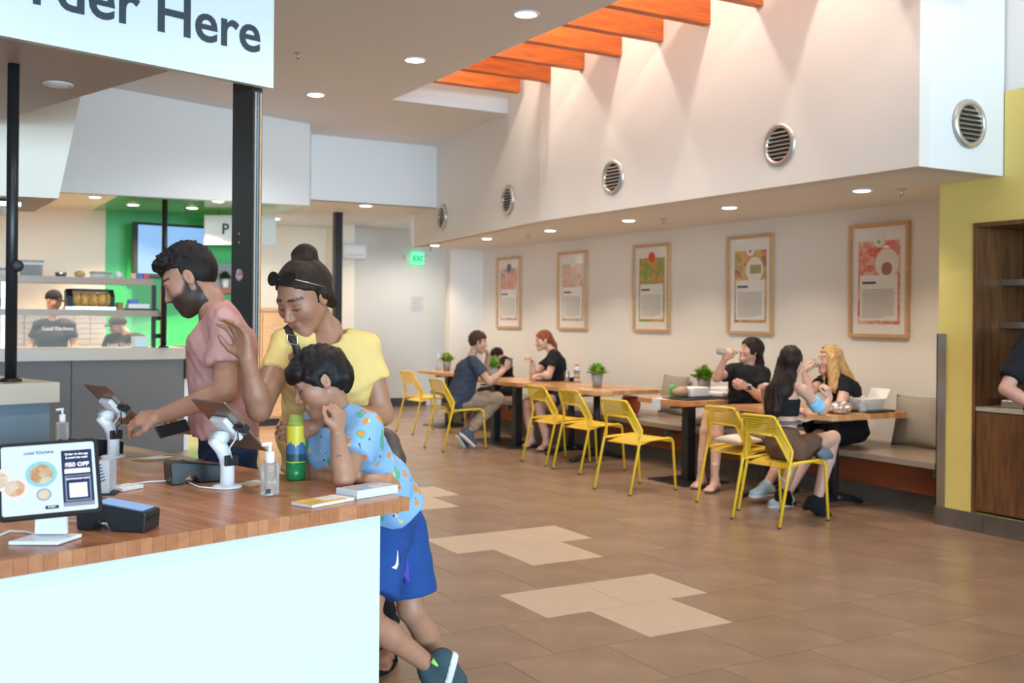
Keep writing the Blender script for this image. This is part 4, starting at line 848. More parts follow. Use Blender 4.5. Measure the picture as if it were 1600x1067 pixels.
# ------------------------------------------------------------------ figures: smooth-blended solids turned into one skin
class Sdf:
    def __init__(s, vox): s.p = []; s.vox = vox; s.cuts = []; s.noise = None
    def _add(s, fn, lo, hi, k, op): s.p.append((fn, np.array(lo, float), np.array(hi, float), k, op)); return s
    def cap(s, a, b, ra, rb, k=.02, op='add', axis=None, ratio=1.0, flat_a=False, flat_b=False):
        a = np.array(a, float); b = np.array(b, float)
        if axis is not None: axis = unit(axis)
        def sq(p):
            if axis is None: return p
            return p - np.multiply.outer(p @ axis, axis) * (1 - 1 / ratio)
        A, Bq = sq(a), sq(b); ab = Bq - A; L2 = max(ab @ ab, 1e-9); dirw = unit(b - a) if np.linalg.norm(b - a) > 1e-6 else np.array([0, 0, 1.])
        def fn(P):
            q = sq(P); t = np.clip(((q - A) @ ab) / L2, 0, 1); d = np.linalg.norm(q - (A + t[..., None] * ab), axis=-1) - (ra + t * (rb - ra))
            if flat_b: d = np.maximum(d, (P - b) @ dirw)
            if flat_a: d = np.maximum(d, -((P - a) @ dirw))
            return d
        R = max(ra, rb) * max(1, ratio); return s._add(fn, np.minimum(a, b) - R, np.maximum(a, b) + R, k, op)
    def ell(s, c, r, ax=None, k=.02, op='add'):
        c = np.array(c, float); r = np.array(r, float); ax = np.eye(3) if ax is None else np.array(ax, float)
        def fn(P):
            q = (P - c) @ ax.T; k0 = np.linalg.norm(q / r, axis=-1); k1 = np.linalg.norm(q / (r * r), axis=-1) + 1e-9; return k0 * (k0 - 1) / k1
        R = r.max(); return s._add(fn, c - R, c + R, k, op)
    def cut(s, o, n): s.cuts.append((np.array(o, float), unit(n))); return s      # keeps the side against n
    def grid(s):
        lo = np.min([p[1] for p in s.p if p[4] == 'add'], axis=0) - .03; hi = np.max([p[2] for p in s.p if p[4] == 'add'], axis=0) + .03; h = s.vox
        n = np.ceil((hi - lo) / h).astype(int) + 1; D = np.full(n, .5, np.float32); ax = [lo[i] + h * np.arange(n[i]) for i in range(3)]
        for fn, a, b, k, op in s.p:
            m = k + 2.5 * h; i0 = np.maximum(0, np.floor((a - m - lo) / h).astype(int)); i1 = np.minimum(n, np.ceil((b + m - lo) / h).astype(int) + 1)
            if (i1 <= i0).any(): continue
            sl = tuple(slice(i0[i], i1[i]) for i in range(3)); G = np.stack(np.meshgrid(*[ax[i][sl[i]] for i in range(3)], indexing='ij'), -1); d = fn(G); c = D[sl]
            if op == 'add':
                if k > 0: hh = np.clip(.5 + .5 * (c - d) / k, 0, 1); D[sl] = c * (1 - hh) + d * hh - k * hh * (1 - hh)
                else: D[sl] = np.minimum(c, d)
            else:
                d = -d; hh = np.clip(.5 - .5 * (c - d) / max(k, 1e-4), 0, 1); D[sl] = c * (1 - hh) + d * hh + k * hh * (1 - hh)
        if s.noise or s.cuts:
            G = np.stack(np.meshgrid(*ax, indexing='ij'), -1)
            if s.noise:
                near = np.abs(D) < .05; D[near] += s.noise(G[near])
            for o, nn in s.cuts: D = np.maximum(D, ((G - o) @ nn).astype(np.float32))
        D[0] = D[-1] = .5; D[:, 0] = D[:, -1] = .5; D[:, :, 0] = D[:, :, -1] = .5
        return D, lo, h
    def verts_faces(s):
        D, lo, h = s.grid(); S = D < 0; n = np.array(D.shape); cn = n - 1
        cnt = np.zeros(cn, np.int8); offs = [(i, j, k) for i in (0, 1) for j in (0, 1) for k in (0, 1)]
        for i, j, k in offs: cnt += S[i:i + cn[0], j:j + cn[1], k:k + cn[2]]
        idx = np.argwhere((cnt > 0) & (cnt < 8)); vid = np.full(cn, -1, np.int64); vid[tuple(idx.T)] = np.arange(len(idx))
        val = {o: D[idx[:, 0] + o[0], idx[:, 1] + o[1], idx[:, 2] + o[2]] for o in offs}; acc = np.zeros((len(idx), 3)); w = np.zeros(len(idx))
        for a in offs:
            for ax in range(3):
                if a[ax]: continue
                b = list(a); b[ax] = 1; b = tuple(b); va, vb = val[a], val[b]; m = (va < 0) != (vb < 0); t = np.where(m, va / np.where(m, va - vb, 1), 0)
                p = np.tile(np.array(a, float), (len(idx), 1)); p[:, ax] += t; acc[m] += p[m]; w[m] += 1
        V = lo + h * (idx + acc / w[:, None]); F = []
        for ax in range(3):
            sl0 = [slice(None)] * 3; sl1 = [slice(None)] * 3; sl0[ax] = slice(0, n[ax] - 1); sl1[ax] = slice(1, n[ax]); A, Bq = S[tuple(sl0)], S[tuple(sl1)]
            e = np.argwhere(A != Bq); u, v = (ax + 1) % 3, (ax + 2) % 3; e = e[(e[:, u] > 0) & (e[:, v] > 0) & (e[:, u] < cn[u]) & (e[:, v] < cn[v])]
            q = []
            for du, dv in ((-1, -1), (0, -1), (0, 0), (-1, 0)):
                c = e.copy(); c[:, u] += du; c[:, v] += dv; q.append(vid[tuple(c.T)])
            q = np.stack(q, 1); fl = ~A[tuple(e.T)]; q[fl] = q[fl][:, ::-1]; F.append(q)
        F = np.concatenate(F); F = F[(F >= 0).all(1)]; return V, F
def np_mesh(name, V, F, cols=None, base=None, relax=1):
    V = np.array(V, float)
    for _ in range(relax):                                     # light smoothing
        acc = np.zeros_like(V); c = np.zeros(len(V))
        for i in range(4):
            a, b = F[:, i], F[:, (i + 1) % 4]; np.add.at(acc, a, V[b]); np.add.at(acc, b, V[a]); np.add.at(c, a, 1); np.add.at(c, b, 1)
        V = V * .5 + acc / np.maximum(c, 1)[:, None] * .5
    if base is not None: V = V - np.array(base)
    me = bpy.data.meshes.new(name); me.vertices.add(len(V)); me.vertices.foreach_set('co', V.astype(np.float32).ravel())
    me.loops.add(len(F) * 4); me.loops.foreach_set('vertex_index', F.astype(np.int32).ravel()); me.polygons.add(len(F)); me.polygons.foreach_set('loop_start', np.arange(0, len(F) * 4, 4, dtype=np.int32))
    me.polygons.foreach_set('use_smooth', np.ones(len(F), bool)); me.update(calc_edges=True)
    if cols is not None:
        a = me.color_attributes.new('Col', 'FLOAT_COLOR', 'POINT'); c4 = np.ones((len(V), 4), np.float32); c4[:, :3] = cols; a.data.foreach_set('color', c4.ravel())
    return me
def wob(scale, amp, seed, n=7, stretch=(1, 1, 1)):
    r = np.random.RandomState(seed); K = r.normal(size=(n, 3)) * scale * np.array(stretch); ph = r.uniform(0, 6.28, n)
    def f(P): return (amp * np.sin(P @ K.T + ph).mean(-1) * 1.6).astype(np.float32)
    return f
M['skin'] = mat('skin', (.5, .3, .2), .45, attr=True, var=.06, vscale=25, sss=.08)
def fabric(name, col, rough=.85, var=.08): return mat(name, col, rough, var=var, vscale=9, bump=.12, bscale=220, spec=.25)
def hair_mat(name, col, rough=.42): return mat(name, col, rough, spec=.22, var=.45, vscale=16, vstretch=(5, 5, .8), bump=.35, bscale=90)
M['denim'] = fabric('dark_denim', (.02, .035, .075)); M['blackcloth'] = fabric('black_cloth', (.012, .013, .016)); M['soleW'] = mat('white_sole', (.75, .75, .75), .5)

def V3(*a): return np.array(a, float)
class Person:
    def __init__(s, name, label, base, skin, vox=.012):
        s.base = np.array(base, float); s.e = empty('person', s.base, label, 'person'); s.skin = np.array(skin); s.vox = vox; s.V = []; s.F = []; s.C = []; s.n = 0
    def add_skin(s, sdf, cols=None):
        V, F = sdf.verts_faces(); s.V.append(V); s.F.append(F + s.n); s.n += len(V); s.C.append(np.tile(s.skin, (len(V), 1)) if cols is None else cols(V))
    def finish(s):
        me = np_mesh('body', np.concatenate(s.V), np.concatenate(s.F), np.concatenate(s.C), s.base); link('body', me, M['skin'], s.e)
    def cloth(s, name, sdf, m, relax=2):
        V, F = sdf.verts_faces(); me = np_mesh(name, V, F, None, s.base, relax); return link(name, me, m, s.e)
    def mesh(s, b, name, m, sm=False, parent=None):
        me = b.mesh(name, sm); me.transform(Matrix.Translation(-Vector(tuple(s.base)))); return link(name, me, m, parent or s.e)
    # head in a local frame: x right, y forward, z up
    def head(s, c, fwd, up, sc=1.0, brow=(.02, .012, .01), beard=None, lip=(.42, .16, .13), vox=None, neck=None, neck_r=.055, female=False, closed=True):
        fwd = unit(fwd); right = unit(np.cross(fwd, up)); up = np.cross(right, fwd); A = np.array([right, fwd, up]); c = np.array(c, float); s.hc, s.hA, s.hs = c, A, sc
        def W(x, y, z): return c + sc * (right * x + fwd * y + up * z)
        s.W = W; h = Sdf(vox or s.vox * .45)
        def e(x, y, z, rx, ry, rz, k=.02, op='add'): h.ell(W(x, y, z), np.array([rx, ry, rz]) * sc, A, k * sc, op)
        def cp(a, b, ra, rb, k=.012, op='add'): h.cap(W(*a), W(*b), ra * sc, rb * sc, k * sc, op)
        e(0, -.012, .03, .075, .096, .088); e(0, .028, -.035, .056, .060, .076, .035)
        for q in (-1, 1):
            cp((q * .052, -.005, -.045), (q * .018, .062, -.098), .018, .019, .03); e(q * .038, .055, -.022, .026, .026, .026, .03)
        cp((-.012, .068, -.100), (.012, .068, -.100), .017, .017, .025); cp((-.032, .076, .026), (.032, .076, .026), .012, .012, .02)
        for q in (-1, 1): e(q * .031, .098, .006, .018, .016, .012, .012, 'sub')
        for q in (-1, 1): e(q * .031, .072, .005, .0145, .0150, .0125, .004)
        cp((0, .086, .012), (0, .109, -.028), .0075, .0105, .012); cp((-.010, .098, -.034), (.010, .098, -.034), .0085, .0085, .008)
        cp((-.017, .086, -.0585), (.017, .086, -.0585), .0075, .0075, .010); cp((-.015, .085, -.0685), (.015, .085, -.0685), .008, .008, .008); cp((-.022, .099, -.0635), (.022, .099, -.0635), .0035, .0035, .004, 'sub')
        for q in (-1, 1): e(q * .077, -.008, -.004, .009, .019, .031, .006); e(q * .086, -.004, .0, .006, .010, .018, .006, 'sub')
        if neck is not None: h.cap(W(0, -.022, -.05), neck, neck_r * .92, neck_r, .03)
        if beard:
            e(0, .03, -.062, .062, .062, .056, .02)
        sk = s.skin; brow = np.array(brow); lip = np.array(lip)
        def cols(V):
            q = ((V - c) @ A.T) / sc; x, y, z = np.abs(q[:, 0]), q[:, 1], q[:, 2]; C = np.tile(sk, (len(V), 1))
            def mix(m, col, t=1.0):
                m = (np.clip(m, 0, 1) * t)[:, None]; return C * (1 - m) + np.array(col) * m
            ck = np.exp(-(((x - .04) / .022) ** 2 + ((z + .028) / .02) ** 2)) * (y > .03); C = mix(ck, sk * np.array([1.12, .82, .78]), .5)
            if beard is not None:
                g = np.clip((.0 - (z + .03 - (y < .045) * np.clip(.045 - y, 0, .06) * .9)) / .014, 0, 1) * (y > -.025) * (z > -.14); g = g * (1 - np.exp(-((z + .0635) / .0075) ** 2 - (x / .020) ** 2) * (y > .07)); mus = np.exp(-((z + .047) / .007) ** 2) * (x < .03) * (y > .07); C = mix(np.maximum(g, mus) * (x < .071), beard, .93)
            C = mix(np.exp(-((z + .0635) / .010) ** 4) * (x < .024 - .6 * np.abs(z + .0635)) * (y > .075), lip, .85)
            bz = .030 + .006 * np.sin(np.clip(x / .055, 0, 1) * 3.1); C = mix((np.abs(z - bz) < .0044) * (x > .012) * (x < .054) * (y > .045), brow, .9)
            if closed: C = mix((np.abs(z - (.0005 - .003 * np.cos((x - .031) / .016 * 1.5))) < .0024) * (np.abs(x - .031) < .0165) * (y > .06), brow, .9)
            else:
                ey = (np.abs(z - .004) < .0055) * (np.abs(x - .031) < .0145) * (y > .06); C = mix(ey, (.75, .72, .70)); C = mix(ey * (np.abs(x - .031) < .006), (.03, .02, .015)); C = mix((np.abs(z - .0100) < .0018) * (np.abs(x - .031) < .016) * (y > .06), brow)
            C = mix((np.abs(z + .0635) < .0016) * (x < .022) * (y > .07), lip * .4, .8)
            return C
        s.add_skin(h, cols); return s
    def hair(s, m, zf=.072, ye=.018, nape=-.078, ear=-.012, vol=(.006, .012, .014), noise=None, top_noise=None, extra=(), vox=None, name='hair', sub=(), zs=0.0):
        # zf hairline height on the forehead, ye how far forward the sides reach, nape and ear the lower edge behind; zs drops the hairline sideways
        h = Sdf(vox or s.vox * .5); W, sc, A, c = s.W, s.hs, s.hA, s.hc; h.ell(W(0, -.014, .032), (np.array([.075, .096, .088]) + np.array(vol)) * sc, A, .0); base = h.p[0][0]
        sl = (ear - nape) / (ye + .09)
        def fn(P):
            q = ((P - c) @ A.T) / sc; x, y, z = np.abs(q[..., 0]), q[..., 1], q[..., 2]
            pf = (zf - zs * np.clip(x / .06, 0, 1) ** 2 + .25 * np.clip(.085 - y, 0, .2) * (-.35)) - z; pn = (ear + sl * (y - ye)) - z; pe = y - ye
            a, b = pf, np.maximum(pe, pn); k = .022; hh = np.clip(.5 + .5 * (b - a) / k, 0, 1); keep = b * (1 - hh) + a * hh - k * hh * (1 - hh); return np.maximum(base(P), keep * sc)
        h.p[0] = (fn, h.p[0][1], h.p[0][2], 0.0, 'add')
        for a in extra:
            if a[0] == 'cap': h.cap(W(*a[1]), W(*a[2]), a[3] * sc, a[4] * sc, a[5] * sc if len(a) > 5 else .02 * sc)
            elif a[0] == 'wcap': h.cap(a[1], a[2], a[3], a[4], a[5] if len(a) > 5 else .02)
            else: h.ell(W(*a[1]), np.array(a[2]) * sc, A, a[3] * sc if len(a) > 3 else .015 * sc)
        for a in sub: h.ell(W(*a[1]), np.array(a[2]) * sc, A, .006 * sc, 'sub')
        if noise: h.noise = noise
        if top_noise:
            def tn(P): z = ((P - c) @ A[2]) / sc; return top_noise(P) * np.clip((z - .02) / .06, .08, 1).astype(np.float32)
            h.noise = tn
        return s.cloth(name, h, m, 1)
    def hand(s, w, d, palm, side, curl=.5, sc=1.0, thumb=.5, vox=None, fore=None, fr=.026, spread=.0):
        # w wrist, d direction of the fingers, palm the way the palm faces, side +1/-1 puts the thumb on cross(d, palm)*side
        d = unit(d); palm = unit(np.array(palm) - d * (np.array(palm) @ d)); t = np.cross(d, palm) * side; w = np.array(w, float); h = Sdf(vox or s.vox * .42); k = .008 * sc
        if fore is not None: h.cap(fore, w, fr * 1.12, fr * .95, .01)
        for i, (o, L) in enumerate(((.030, .076), (.010, .082), (-.010, .078), (-.028, .070))):
            kn = w + (d * L + t * o) * sc; h.cap(w + (d * .012 + t * o * .45) * sc, kn, .0165 * sc, .0125 * sc, .012 * sc); p = kn; a = 0.0; fl = (1.0, 1.08, 1.0, .82)[i]
            for j, l in enumerate((.042, .027, .021)):
                a += curl * (1.25, 1.5, .9)[j]; dv = d * math.cos(a) + palm * math.sin(a) + t * o * spread * 12; q = p + unit(dv) * l * fl * sc; h.cap(p, q, (.0098 - .0009 * j) * sc, (.0090 - .001 * j) * sc, .004 * sc); p = q
        b = w + (d * .025 + t * .022) * sc; q = b + unit(d * .75 + t * .75 + palm * .5) * .042 * sc; h.cap(b, q, .017 * sc, .0125 * sc, .012 * sc); r2 = q + unit(d * .9 + t * (.5 - thumb * .8) + palm * (.2 + .6 * thumb)) * .033 * sc; h.cap(q, r2, .0115 * sc, .010 * sc, .004 * sc); r3 = r2 + unit(d * .9 + t * (.2 - thumb) + palm * (.2 + .5 * thumb)) * .024 * sc; h.cap(r2, r3, .010 * sc, .008 * sc, .004 * sc)
        s.add_skin(h); return s
    def shoe(s, ankle, toe_dir, up, m, sole_m, L=.26, wd=.045, vox=.008, name='shoe', sole=True):
        toe_dir = unit(toe_dir); side = unit(np.cross(toe_dir, up)); up = np.cross(side, toe_dir); a = np.array(ankle, float)
        heel = a - up * .055 - toe_dir * .035; toe = heel + toe_dir * (L - .07); h = Sdf(vox)
        h.cap(heel + up * .012, toe + up * .0, .038, .034, .02, axis=side, ratio=wd / .036); h.cap(heel + up * .02, a + up * .01, .040, .043, .03); h.cap(a - up * .01 + toe_dir * .04, toe - toe_dir * .04 + up * .005, .04, .032, .03); h.cut(heel - up * .030, -up)
        o = s.cloth(name, h, m, 1)
        if sole:
            g = Sdf(vox); g.cap(heel - up * .012, toe - up * .012, .043, .039, .0, axis=side, ratio=wd / .038); g.cut(heel - up * .012, up); g.cut(heel - up * .040, -up); V, F = g.verts_faces(); link('sole', np_mesh('sole', V, F, None, s.base, 1), sole_m, o)
        return o

def torso_prims(h, J, g, k=.04, r=(.115, .105, .115), wide=(1.45, 1.4, 1.5), hem=None, sr=.052):
    ax = unit(J['rs'] - J['ls'])
    if hem is None: hem = J['pelvis']
    h.cap(J['waist'], hem, r[1] + g, r[0] + g, k, axis=ax, ratio=wide[0], flat_b=True)
    h.cap(J['chest'], J['waist'], r[2] + g, r[1] + g, k, axis=ax, ratio=wide[1])
    sh = (J['ls'] + J['rs']) / 2
    h.cap(J['chest'], sh * .8 + J['chest'] * .2, r[2] * .95 + g, r[2] * .70 + g, k, axis=ax, ratio=wide[2])
    h.cap(J['ls'], J['rs'], sr + g, sr + g, .03)
    for q in ('ls', 'rs'): h.cap(J['neck'] - (J['neck'] - J['chest']) * .08, J['neck'] * .35 + J[q] * .65, .040 + g, .044 + g, .035)
def body(P, J, R=1.0, arm=(.05, .042, .034, .027), leg=(.085, .058, .055, .038), skin_torso=True, hands=True, bare_feet=False, legs=True):
    h = Sdf(P.vox)
    if skin_torso: torso_prims(h, J, -.016 * R, r=(.105 * R, .098 * R, .108 * R), sr=.050 * R)
    h.cap(J['neck'] + (J['neck'] - J['chest']) * .1, J['neck'] - (J['neck'] - J['chest']) * .15, .052 * R, .06 * R, .03)
    for q in 'lr':
        if q + 's' in J and q + 'e' in J:
            h.cap(J[q + 's'], J[q + 'e'], arm[0] * R, arm[1] * R, .015); m = J[q + 'e'] * .7 + J[q + 'w'] * .3; h.cap(J[q + 'e'], m, arm[1] * R, arm[1] * R * 1.02, .012); h.cap(m, J[q + 'w'], arm[1] * R, arm[3] * R, .012)
        if legs and q + 'h' in J:
            h.cap(J[q + 'h'], J[q + 'k'], leg[0] * R, leg[1] * R, .03); m = J[q + 'k'] * .65 + J[q + 'a'] * .35; h.cap(J[q + 'k'], m, leg[1] * R * .95, leg[2] * R * 1.05, .02); h.cap(m, J[q + 'a'], leg[2] * R, leg[3] * R, .02)
    P.add_skin(h)
def shirt(P, J, m, g=.008, sleeve=.5, noise=None, vox=None, hem=None, arm=(.058, .066), name='shirt', r=(.115, .105, .115), wide=(1.45, 1.4, 1.5), neck_cut=.0, nr=.062, fwd=None, k=.04, R=1.0):
    h = Sdf(vox or P.vox * .75); torso_prims(h, J, g, k, tuple(x * R for x in r), wide, hem, .052 * R)
    for q in 'lr':
        if q + 'e' in J and sleeve:
            e = J[q + 's'] + (J[q + 'e'] - J[q + 's']) * sleeve; h.cap(J[q + 's'], e, arm[0] * R, arm[1] * R, .022, flat_b=True)
    up = unit(J['neck'] - J['chest']); ff = V3(0, 0, 0) if fwd is None else unit(fwd); h.cap(J['neck'] + up * (.012 - neck_cut) + ff * .02, J['neck'] + up * .16, nr * R, nr * R, .016, 'sub')
    h.noise = noise or wob(38, .007, int(abs(P.base[0] * 1000)) % 999); return P.cloth(name, h, m)
def trousers(P, J, m, frac=1.0, g=.012, vox=None, leg=(.092, .07, .062, .055), name='trousers', noise=None, R=1.0, hipw=1.35):
    h = Sdf(vox or P.vox * .85); ax = unit(J['rh'] - J['lh']); h.cap(J['waist'] * .35 + J['pelvis'] * .65, J['pelvis'], .11 * R, .115 * R, .03, axis=ax, ratio=hipw)
    for q in 'lr':
        a, b, c = J[q + 'h'], J[q + 'k'], J[q + 'a']; L1 = np.linalg.norm(b - a); L2 = np.linalg.norm(c - b); t = frac * (L1 + L2)
        if t <= L1: h.cap(a, a + (b - a) * (t / L1), leg[0] * R + g, (leg[1] + .012) * R + g, .03, flat_b=True)
        else: h.cap(a, b, leg[0] * R + g, leg[1] * R + g, .03); h.cap(b, b + (c - b) * ((t - L1) / L2), leg[1] * R + g * .8, leg[3] * R + g * .8, .02, flat_b=True)
    h.noise = noise or wob(40, .007, 5); return P.cloth(name, h, m)
def V3(*a): return np.array(a, float)
Z = V3(0, 0, 1)
from mathutils.bvhtree import BVHTree
def snapper(*objs):                                   # finds the surface of finished clothing so that trims lie on it
    ts = []
    for o in objs:
        b = np.array(o.parent.location); vs_ = [tuple(np.array(v.co) + b) for v in o.data.vertices]; ts.append(BVHTree.FromPolygons(vs_, [tuple(q.vertices) for q in o.data.polygons]))
    def f(px, py, lift=.002, dflt=4.0):
        o = Vector((0, 0, EYE)); d = Vector(tuple(at(px, py, 1.0))) - o; d.normalize(); best = None
        for t in ts:
            h = t.ray_cast(o, d)
            if h[0] is not None and (best is None or h[3] < best): best = h[3]
        return np.array(o + d * (best - lift)) if best else at(px, py, dflt)
    return f
# ------------------------------------------------------------------ man in pink
P = Person('person', 'bearded man in a pink t-shirt tapping a tablet at the counter', at(368, 1070, 4.3), (.43, .22, .145), .012)
J = dict(neck=at(331, 474, 4.33), chest=at(347, 545, 4.33), waist=at(352, 640, 4.33), pelvis=at(355, 705, 4.33), ls=at(352, 513, 4.14), rs=at(340, 508, 4.52), le=at(352, 613, 4.05), lw=at(250, 650, 4.10), re=at(350, 610, 4.58), rw=at(306, 668, 4.40),
         lh=at(362, 712, 4.24), rh=at(352, 712, 4.42), lk=at(362, 880, 4.22), rk=at(356, 880, 4.42), la=at(375, 1035, 4.25), ra=at(368, 1022, 4.45))
body(P, J, 1.05, legs=False)
P.head(at(297, 437, 4.33), -CR * .86 - CU * .50 - CF * .14, -CR * .5 + CU * .86, 1.10, beard=(.022, .014, .011), brow=(.02, .013, .01), neck=J['neck'], neck_r=.058)
P.hair(hair_mat('black_curly_hair', (.014, .010, .009)), zf=.062, ye=.012, nape=-.07, ear=-.02, vol=(.004, .010, .016), top_noise=wob(190, .013, 3, 14), extra=[('ell', (0, .050, .098), (.060, .048, .032)), ('ell', (0, -.01, .114), (.064, .072, .026))])
P.hand(J['lw'], -CR * .95 - CU * .12, -CU * .75 + CF * .5, 1, .42, 1.05, fore=J['le'] * .25 + J['lw'] * .75, fr=.030)
P.hand(J['rw'], -CR * .95 + CU * .02 - CF * .2, CU * .8 + CR * .0 - CF * .4, -1, .55, 1.0, fore=J['re'] * .25 + J['rw'] * .75, fr=.030)
P.finish()
shirt(P, J, fabric('pink_cotton', (.54, .29, .27)), .012, .60, noise=(lambda f, g: (lambda q: f(q) + g(q)))(wob(24, .012, 11), wob(75, .004, 12)), hem=at(354, 680, 4.33), arm=(.066, .070), r=(.125, .120, .122), vox=.009, wide=(1.4, 1.4, 1.5), fwd=-CR, neck_cut=.035, nr=.066)
trousers(P, J, M['denim'])
for q in 'lr': P.shoe(J[q + 'a'], -CR * .9 + CF * .2, Z, M['blackcloth'], M['soleW'])
pc_ = [at(*q) for q in ((241, 667, 4.27), (290.6, 654.4, 4.33), (298, 670, 4.30), (250, 683.5, 4.24))]; nn_ = unit(np.cross(pc_[1] - pc_[0], pc_[3] - pc_[0])) * .009
e = empty('smartphone', pc_[3], 'black smartphone in the lower hand of the man in pink', 'phone')
child_local(e, B().poly(pc_, nn_), 'case', M['blackmatte'], bevel=.002); cc_ = sum(pc_) / 4
child_local(e, B().poly([cc_ + (q - cc_) * .92 - nn_ * .06 for q in pc_], -nn_ * .05), 'glass', mat('phone_glass', (.01, .01, .012), .08))

# ------------------------------------------------------------------ woman in yellow
P = Person('person', 'woman in a yellow t-shirt with raised hand and sunglasses on her head', at(560, 1075, 4.45), (.37, .175, .105), .012)
J = dict(neck=at(513, 520, 4.02), chest=at(512, 588, 4.02), waist=at(512, 675, 4.12), pelvis=at(520, 755, 4.25), rs=at(447, 541, 3.93), ls=at(569, 545, 4.05), re=at(405, 640, 3.72), rw=at(386, 562, 3.66), le=at(598, 648, 4.06), lw=at(487, 668, 3.70),
         rh=at(495, 765, 4.22), lh=at(545, 765, 4.28), rk=at(520, 920, 4.30), lk=at(575, 920, 4.33), ra=at(560, 1040, 4.48), la=at(607, 985, 4.60))
body(P, J, .98, arm=(.056, .044, .036, .026), legs=False)
P.head(at(474, 464, 3.93), -CR * .42 - CF * .74 - CU * .50, CU * .86 - CR * .22 - CF * .45, 1.10, neck=J['neck'], neck_r=.052, female=True, lip=(.36, .12, .10))
P.hair(hair_mat('dark_brown_hair', (.025, .014, .010)), zf=.086, ye=.014, nape=-.075, ear=-.015, zs=.035, vol=(.008, .006, .010), noise=wob(60, .003, 8), extra=[('ell', (0, -.045, .03), (.083, .082, .080)), ('ell', (.01, -.085, .115), (.046, .042, .040)), ('cap', (.072, -.035, .0), (.06, -.06, -.055), .026, .02), ('cap', (-.072, -.035, .0), (-.06, -.06, -.055), .026, .02)])
P.hand(J['rw'], CU * .93 - CR * .25, -CR * .5 - CF * .75, -1, .30, 1.02, fore=J['re'] * .3 + J['rw'] * .7, fr=.029, thumb=.2, spread=.25)
P.hand(J['lw'], -CR * .95 - CF * .05 - CU * .1, CF, 1, .38, .95, fore=J['le'] * .3 + J['lw'] * .7, fr=.029)
W = P.W
P.finish()
# ankle and sandal foot
ys = shirt(P, J, fabric('yellow_cotton', (.74, .52, .19)), .010, .46, noise=(lambda f, g: (lambda q: f(q) + g(q)))(wob(26, .009, 21), wob(70, .004, 22)), hem=at(514, 725, 4.17), arm=(.058, .062), r=(.118, .112, .122), vox=.009, wide=(1.5, 1.45, 1.4), neck_cut=.035, nr=.074, fwd=-CF * .9 - CR * .3)
trousers(P, J, M['blackcloth'], .92)
h = Sdf(.007); a = J['la']; tdir = unit(-CF * .98 - CR * .12 + V3(0, 0, -.02)); tdir[2] = 0; tdir = unit(tdir)
P2 = P
def bare_foot(P, a, tdir, L=.23):
    h = Sdf(.007); a = np.array(a, float); hl = V3(a[0], a[1], .045) - tdir * .03; side = unit(np.cross(tdir, Z)); h.cap(a + V3(0, 0, .14), a, .036, .034, .01); h.cap(a, hl, .034, .034, .03); h.cap(hl, hl + tdir * L * .62 - Z * .010, .034, .030, .03, axis=side, ratio=1.25)
    for i in range(5): o = (i - 2) * .017; h.cap(hl + tdir * L * .6 + side * o - Z * .012, hl + tdir * (L * .86 - abs(i - 1.4) * .008) + side * o * 1.05 - Z * .022, .014, .0105, .006)
    V, F = h.verts_faces(); return link('bare_foot', np_mesh('bare_foot', V, F, np.tile(P.skin, (len(V), 1)), P.base, 1), M['skin'], P.e), hl, side
def sandal(P, a, tdir, m, strap=True):
    f, hl, side = bare_foot(P, a, tdir); b = B(); 
    pts = []
    for t in np.linspace(0, 2 * math.pi, 20, endpoint=False): pts.append(hl + tdir * (.085 + .135 * math.cos(t)) + side * (.044 * math.sin(t)) - Z * .045)
    b.poly(pts, V3(0, 0, .022)); o = P.mesh(b, 'sandal', m)
    for tt, hh in ((.12, .035), (.06, .052)): P.mesh(B().tube([hl + tdir * tt + side * (.046 * math.cos(q)) + Z * (-.03 + hh * math.sin(q) * 1.15) for q in np.linspace(0, math.pi, 9)], .013, n=8, flat=.35), 'strap', m, True, o)
    if strap: P.mesh(B().tube([hl + Z * .055 + tdir * .03 + side * .040 * math.cos(q) - tdir * .066 * math.sin(q) for q in np.linspace(0, math.pi, 9)], .014, n=8, flat=.3), 'heel_strap', mat('brown_strap', (.09, .06, .045), .6), True, o)
sandal(P, J['la'], tdir, M['blackcloth']); sandal(P, J['ra'] + V3(0, 0, 0), tdir, M['blackcloth'])
# sunglasses, earring, strap, bag
sg = mat('dark_lens', (.012, .009, .008), .08); gl = None
def lens(x):
    pts = [W(x + .028 * math.cos(t), .080 - .018 * math.sin(t) - abs(x + .028 * math.cos(t)) * .35, .107 + .017 * math.sin(t)) for t in np.linspace(0, 6.283, 18, endpoint=False)]; return pts
e = empty('sunglasses', W(0, .09, .1), 'dark sunglasses pushed up on the hair of the woman in yellow', 'sunglasses')
for x in (-.032, .032): child_local(e, B().poly(lens(x), (W(0, 1, .6) - W(0, 0, 0)) * .005), 'lens', sg)
child_local(e, B().tube([W(-.008, .080, .110), W(.008, .080, .110)], .003), 'bridge', M['blackmatte'])
for q in (-1, 1): child_local(e, B().tube([W(q * .060, .070, .106), W(q * .082, .03, .07), W(q * .091, -.015, .032)], .0022), 'temple_arm', mat('gold_wire', (.6, .5, .3), .3, metal=.9), sm=True)
e = empty('earring', W(.084, -.004, -.055), 'dangling earring with red bead on the woman in yellow', 'earring')
pe_ = W(.084, -.004, -.035); child_local(e, B().tube([pe_, pe_ - Z * .04], .0025), 'chain', mat('gold', (.6, .45, .2), .3, metal=.9)); child_local(e, B().lathe([(.001, -.007), (.006, -.003), (.006, .003), (.001, .007)], tuple(pe_ - Z * .046), n=10), 'bead', mat('red_bead', (.4, .02, .02), .3), sm=True)
e = empty('shoulder_bag', at(608, 712, 4.2), 'brown-grey shoulder bag at the hip of the woman in yellow', 'bag')
